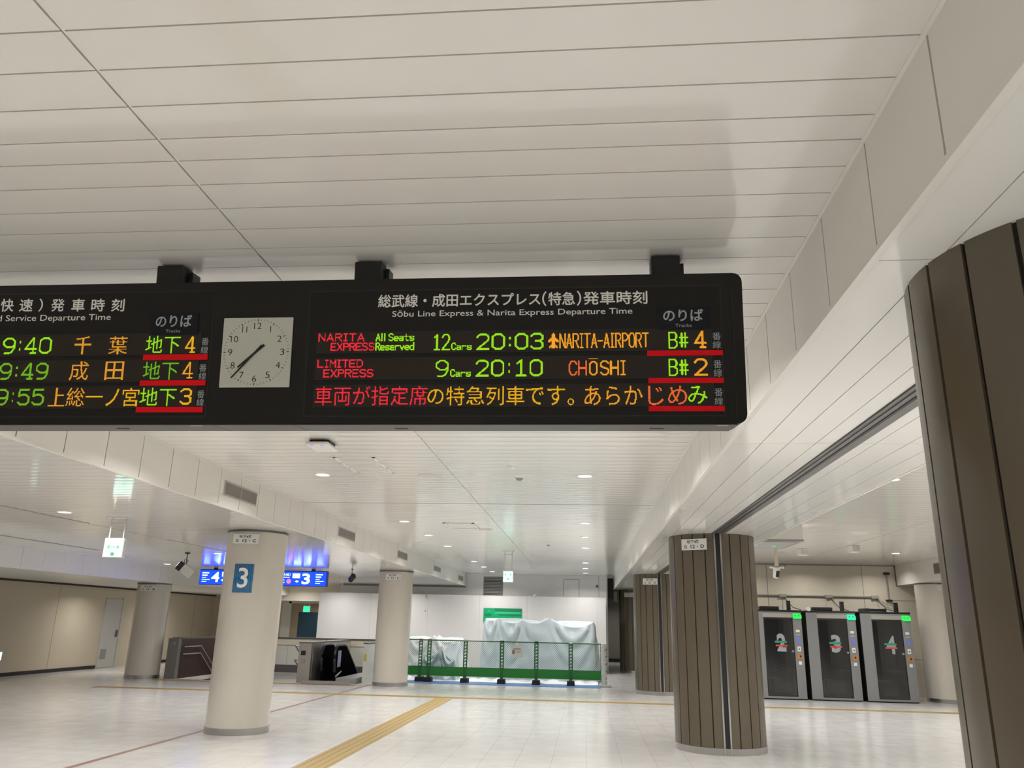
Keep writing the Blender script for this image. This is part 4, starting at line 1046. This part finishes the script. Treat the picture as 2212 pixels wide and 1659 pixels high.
# side parapet by the column
t = thing('side_parapet', 'pale parapet with yellow sticker left of the cream column', 'parapet', (-6.24, 23.3, 0))
MB().box(-.04, .06, 0, 3.7, 0, 1.05).build('panel', parpanel_m, t); MB().box(-.02, .055, -.02, 0, .60, .78).build('yellow_sticker', yellow_m, t)
MB().box(-.06, .08, 0, 3.7, 1.05, 1.09).build('cap', darksteel_m, t)
struct(B('ceiling_alcove', parapet_m, None, -13.0, -9.6, 32.6, 34.3, 2.40, 3.06))
# ---------------------------------------------------------------- doors
t = struct(thing('door_1', None, None, (-12.0, 34.3, 0)))
struct(MB().box(-.62, -.50, -.10, 0, 0, 2.395).box(-.62, 2.3, -.10, 0, 2.33, 2.395).build('outer_frame', whiteframe_m, t))
struct(MB().box(-.50, -.18, -.04, 0, 0, 2.33).box(-.18, 2.3, -.04, 0, 1.98, 2.33).build('frame', frame_m, t))
for x in (-.18, .55): struct(MB().box(x, x+.725, -.03, 0, 0, 1.98).build('leaf', doorblue_m, t))
t = struct(thing('door_2', None, None, (-16.0, 26.25, 0)))
lf = struct(MB().box(0, .03, 0, .98, .01, 2.2).build('leaf', mat('door_grey', (.55, .54, .51, 1), .4), t))
struct(MB().box(.03, .033, .08, .42, .28, .60).build('louvre', grille_m, lf)); struct(MB().box(.03, .07, .80, .87, .98, 1.2).build('handle', darksteel_m, lf))
struct(MB().box(0, .05, .98, 1.06, 0, 2.25).build('frame', mat('door_frame_pale', (.55, .52, .46, 1), .4), t))
struct(B('trim_19', whiteframe_m, None, -12.9, -12.62, 34.2, 34.3, 0, 2.395))

# ================================================================ WORK BOOTHS
def booth(x, num, lamp_mat, label):
    t = thing('work_booth', label, 'booth', (x, 22.1, 0), (0, 0, 0), 'grey work booths')
    W_, D_, H_ = 1.24, 1.25, 2.14
    bulge = lambda u: -.055*(1-(2*u/W_-1)**2)
    bd = MB().box(0, .02, .03, D_, .04, H_).box(W_-.02, W_, .03, D_, .04, H_).box(0, W_, D_-.02, D_, .04, H_).box(0, W_, .03, D_, H_-.03, H_).box(0, W_, .03, D_, .04, .07)
    bd.build('body', boothdk_m, t)
    def front(u0, u1, z0, z1, n=6, y=0.0, th=.04):
        mb = MB()
        pts = [(u0+(u1-u0)*i/n, bulge(u0+(u1-u0)*i/n)+y) for i in range(n+1)]
        poly = pts+[(p[0], p[1]+th) for p in reversed(pts)]
        return mb.prism(poly, 'z', z0, z1)
    fm = MB()
    for u0, u1, z0, z1 in ((.0, .265, .03, H_), (1.01, W_, .03, H_), (.265, 1.01, .03, .078), (.265, 1.01, 2.10, H_)):
        q = front(u0, u1, z0, z1); fm.add(q.v, q.f)
    fm.build('front_frame', booth_m, t, .006)
    front(.262, 1.012, 2.0, 2.10, y=-.006).build('header_strip', strip_al, t)
    door = front(.268, 1.008, .09, 1.985, y=.012, th=.008).build('glass_door', glass_m, t)
    fr = MB()
    for u0, u1, z0, z1 in ((.265, .283, .078, 2.0), (.995, 1.01, .078, 2.0), (.283, .995, .078, .10), (.283, .995, 1.96, 2.0)):
        q = front(u0, u1, z0, z1, y=.004, th=.03); fr.add(q.v, q.f)
    fr.build('door_gasket', black_m, door)
    yy = bulge(.68)+.004
    nb = MB(); text_into(nb, num, .565, .795, 1.16, 1.60, yy-.003, .045); nb.build('number_sticker', numeral_m, door)
    nb = MB().prism([(.50, 1.40), (.535, 1.42), (.80, 1.42), (.82, 1.405), (.80, 1.37), (.53, 1.37)], 'y', yy-.008, yy-.005); nb.build('green_mark', stick_gr, door)
    MB().box(.53, .825, yy-.008, yy-.005, 1.285, 1.325).build('red_mark', stick_red, door)
    hd = MB().cyl(0, 0, .028, 0, .05, 14).build('handle', steel_m, door); hd.location = (.955, bulge(.955)+.02, 1.17); hd.rotation_euler = (PI/2, 0, 0)
    lm = MB().prism([(1.02, 2.0), (1.045, 1.975), (1.225, 1.975), (1.235, 1.99), (1.235, 2.06), (1.19, 2.105), (1.02, 2.105)], 'y', -.06, .02).build('status_lamp', lamp_mat, t, .006)
    MB().prism([(1.075+.018*math.cos(a*PI/6), 2.05+.014*math.sin(a*PI/6)) for a in range(12)], 'y', -.063, -.058).prism([(1.165+.018*math.cos(a*PI/6), 2.05+.014*math.sin(a*PI/6)) for a in range(12)], 'y', -.063, -.058).build('lamp_symbol', lampd_m, lm)
    ys = bulge(1.12)-.004
    def st(nm, m, x0, x1, z0, z1, rot=0):
        o = MB().box(-(x1-x0)/2, (x1-x0)/2, -.003, .003, -(z1-z0)/2, (z1-z0)/2).build(nm, m, t); o.location = ((x0+x1)/2, bulge((x0+x1)/2)-.001, (z0+z1)/2)
        o.rotation_euler = (0, rot, math.radians(10)); return o
    st('white_sticker', platew_m, 1.07, 1.17, 1.64, 1.70); st('small_text_strip', textg_m, 1.06, 1.18, 1.565, 1.585)
    st('blue_sticker', stick_bl, 1.08, 1.165, 1.39, 1.52, math.radians(-28))
    o = st('white_sticker', platew_m, 1.075, 1.165, 1.17, 1.29); MB().box(-.015, .02, -.005, -.002, -.02, .01).build('print', textk_m, o)
    o = st('orange_sticker', stick_or, 1.07, 1.19, .99, 1.10); MB().box(-.01, .035, -.005, -.002, -.02, .03).build('print', textk_m, o)
    o = st('white_sticker', platew_m, 1.085, 1.165, .85, .93)
    MB().box(-.02, W_+.02, .0, D_, H_, H_+.05).build('roof', boothdk_m, t, .008); MB().box(.22, .72, .1, .8, H_+.05, H_+.14).build('roof_fan', boothdk_m, t, .02)
    MB().box(.93, 1.02, .12, .20, H_+.05, H_+.29).build('roof_post', boothdk_m, t)
    MB().box(.02, W_-.02, .02, D_, 0, .04).build('plinth', black_m, t)
    # inside: pale chair facing the side desk
    MB().box(.36, .74, .45, .85, .45, .50).build('seat', chair_m, t, .02); MB().box(.36, .42, .45, .85, .52, .95).build('seat_back', chair_m, t, .03)
    MB().cyl(.55, .65, .03, .07, .45, 12).build('seat_stem', darksteel_m, t); MB().box(.78, W_-.03, .35, 1.1, .70, .73).build('desk', chair_m, t)
    MB().box(.03, W_-.03, D_-.03, D_-.021, .08, 2.1).build('lining', mat('booth_lining', (.40, .40, .40, 1), .7), t)
    return t
booth(4.34, '2', lampg_m, 'grey work booth with number 2 on its glass door')
booth(5.70, '3', lampt_m, 'grey work booth with number 3 on its glass door')
booth(7.06, '4', lampg_m, 'grey work booth with number 4 on its glass door')
o = MB().cyl(0, 0, .055, 0, .05, 20).build('white_disc', platew_m); o.location = (5.76, 22.06, 2.225); o.rotation_euler = (PI/2, 0, 0); tag(o, 'small round white fitting on top of the booth with number 3', 'fitting')
# conduit with junction boxes and leads on the wall above the booths
t = thing('conduit', 'grey conduit with junction boxes running along the wall above the booths', 'conduit', (0, 24.12, 2.63))
MB().tube([(3.0, 0, 0), (8.16, 0, 0)], .024, 10).build('pipe', mat('conduit_grey', (.26, .25, .23, 1), .4), t)
for x, sx in ((5.62, .40), (6.90, .40), (8.16, .45)):
    b = MB().box(x-.10, x+.10, -.05, .02, -.045, .045).build('junction_box', mat('junction_box', (.38, .36, .31, 1), .5), t, .01)
    MB().tube([(x+.03, -.03, -.03), (x+.10, -.15, -.18), (x+.18, -.35, -.33), (x+.30, -.7, -.40)], .010, 6).build('lead', black_m, b)
t = thing('wall_cable', 'vertical cable with end plugs on the wall right of the conduit', 'cable', (8.55, 24.12, 2.6))
MB().tube([(0, 0, -.02), (0, 0, .68)], .018, 8).build('pipe', grille_m, t); MB().box(-.08, .08, -.03, .02, .66, .72).build('upper_clip', base_m, t); MB().box(-.08, .08, -.03, .02, -.08, -.03).build('socket', base_m, t)
MB().tube([(.02, -.02, -.06), (.05, -.04, -.20), (-.10, -.04, -.16), (-.36, -.02, .0)], .008, 6).build('loose_lead', grille_m, t)
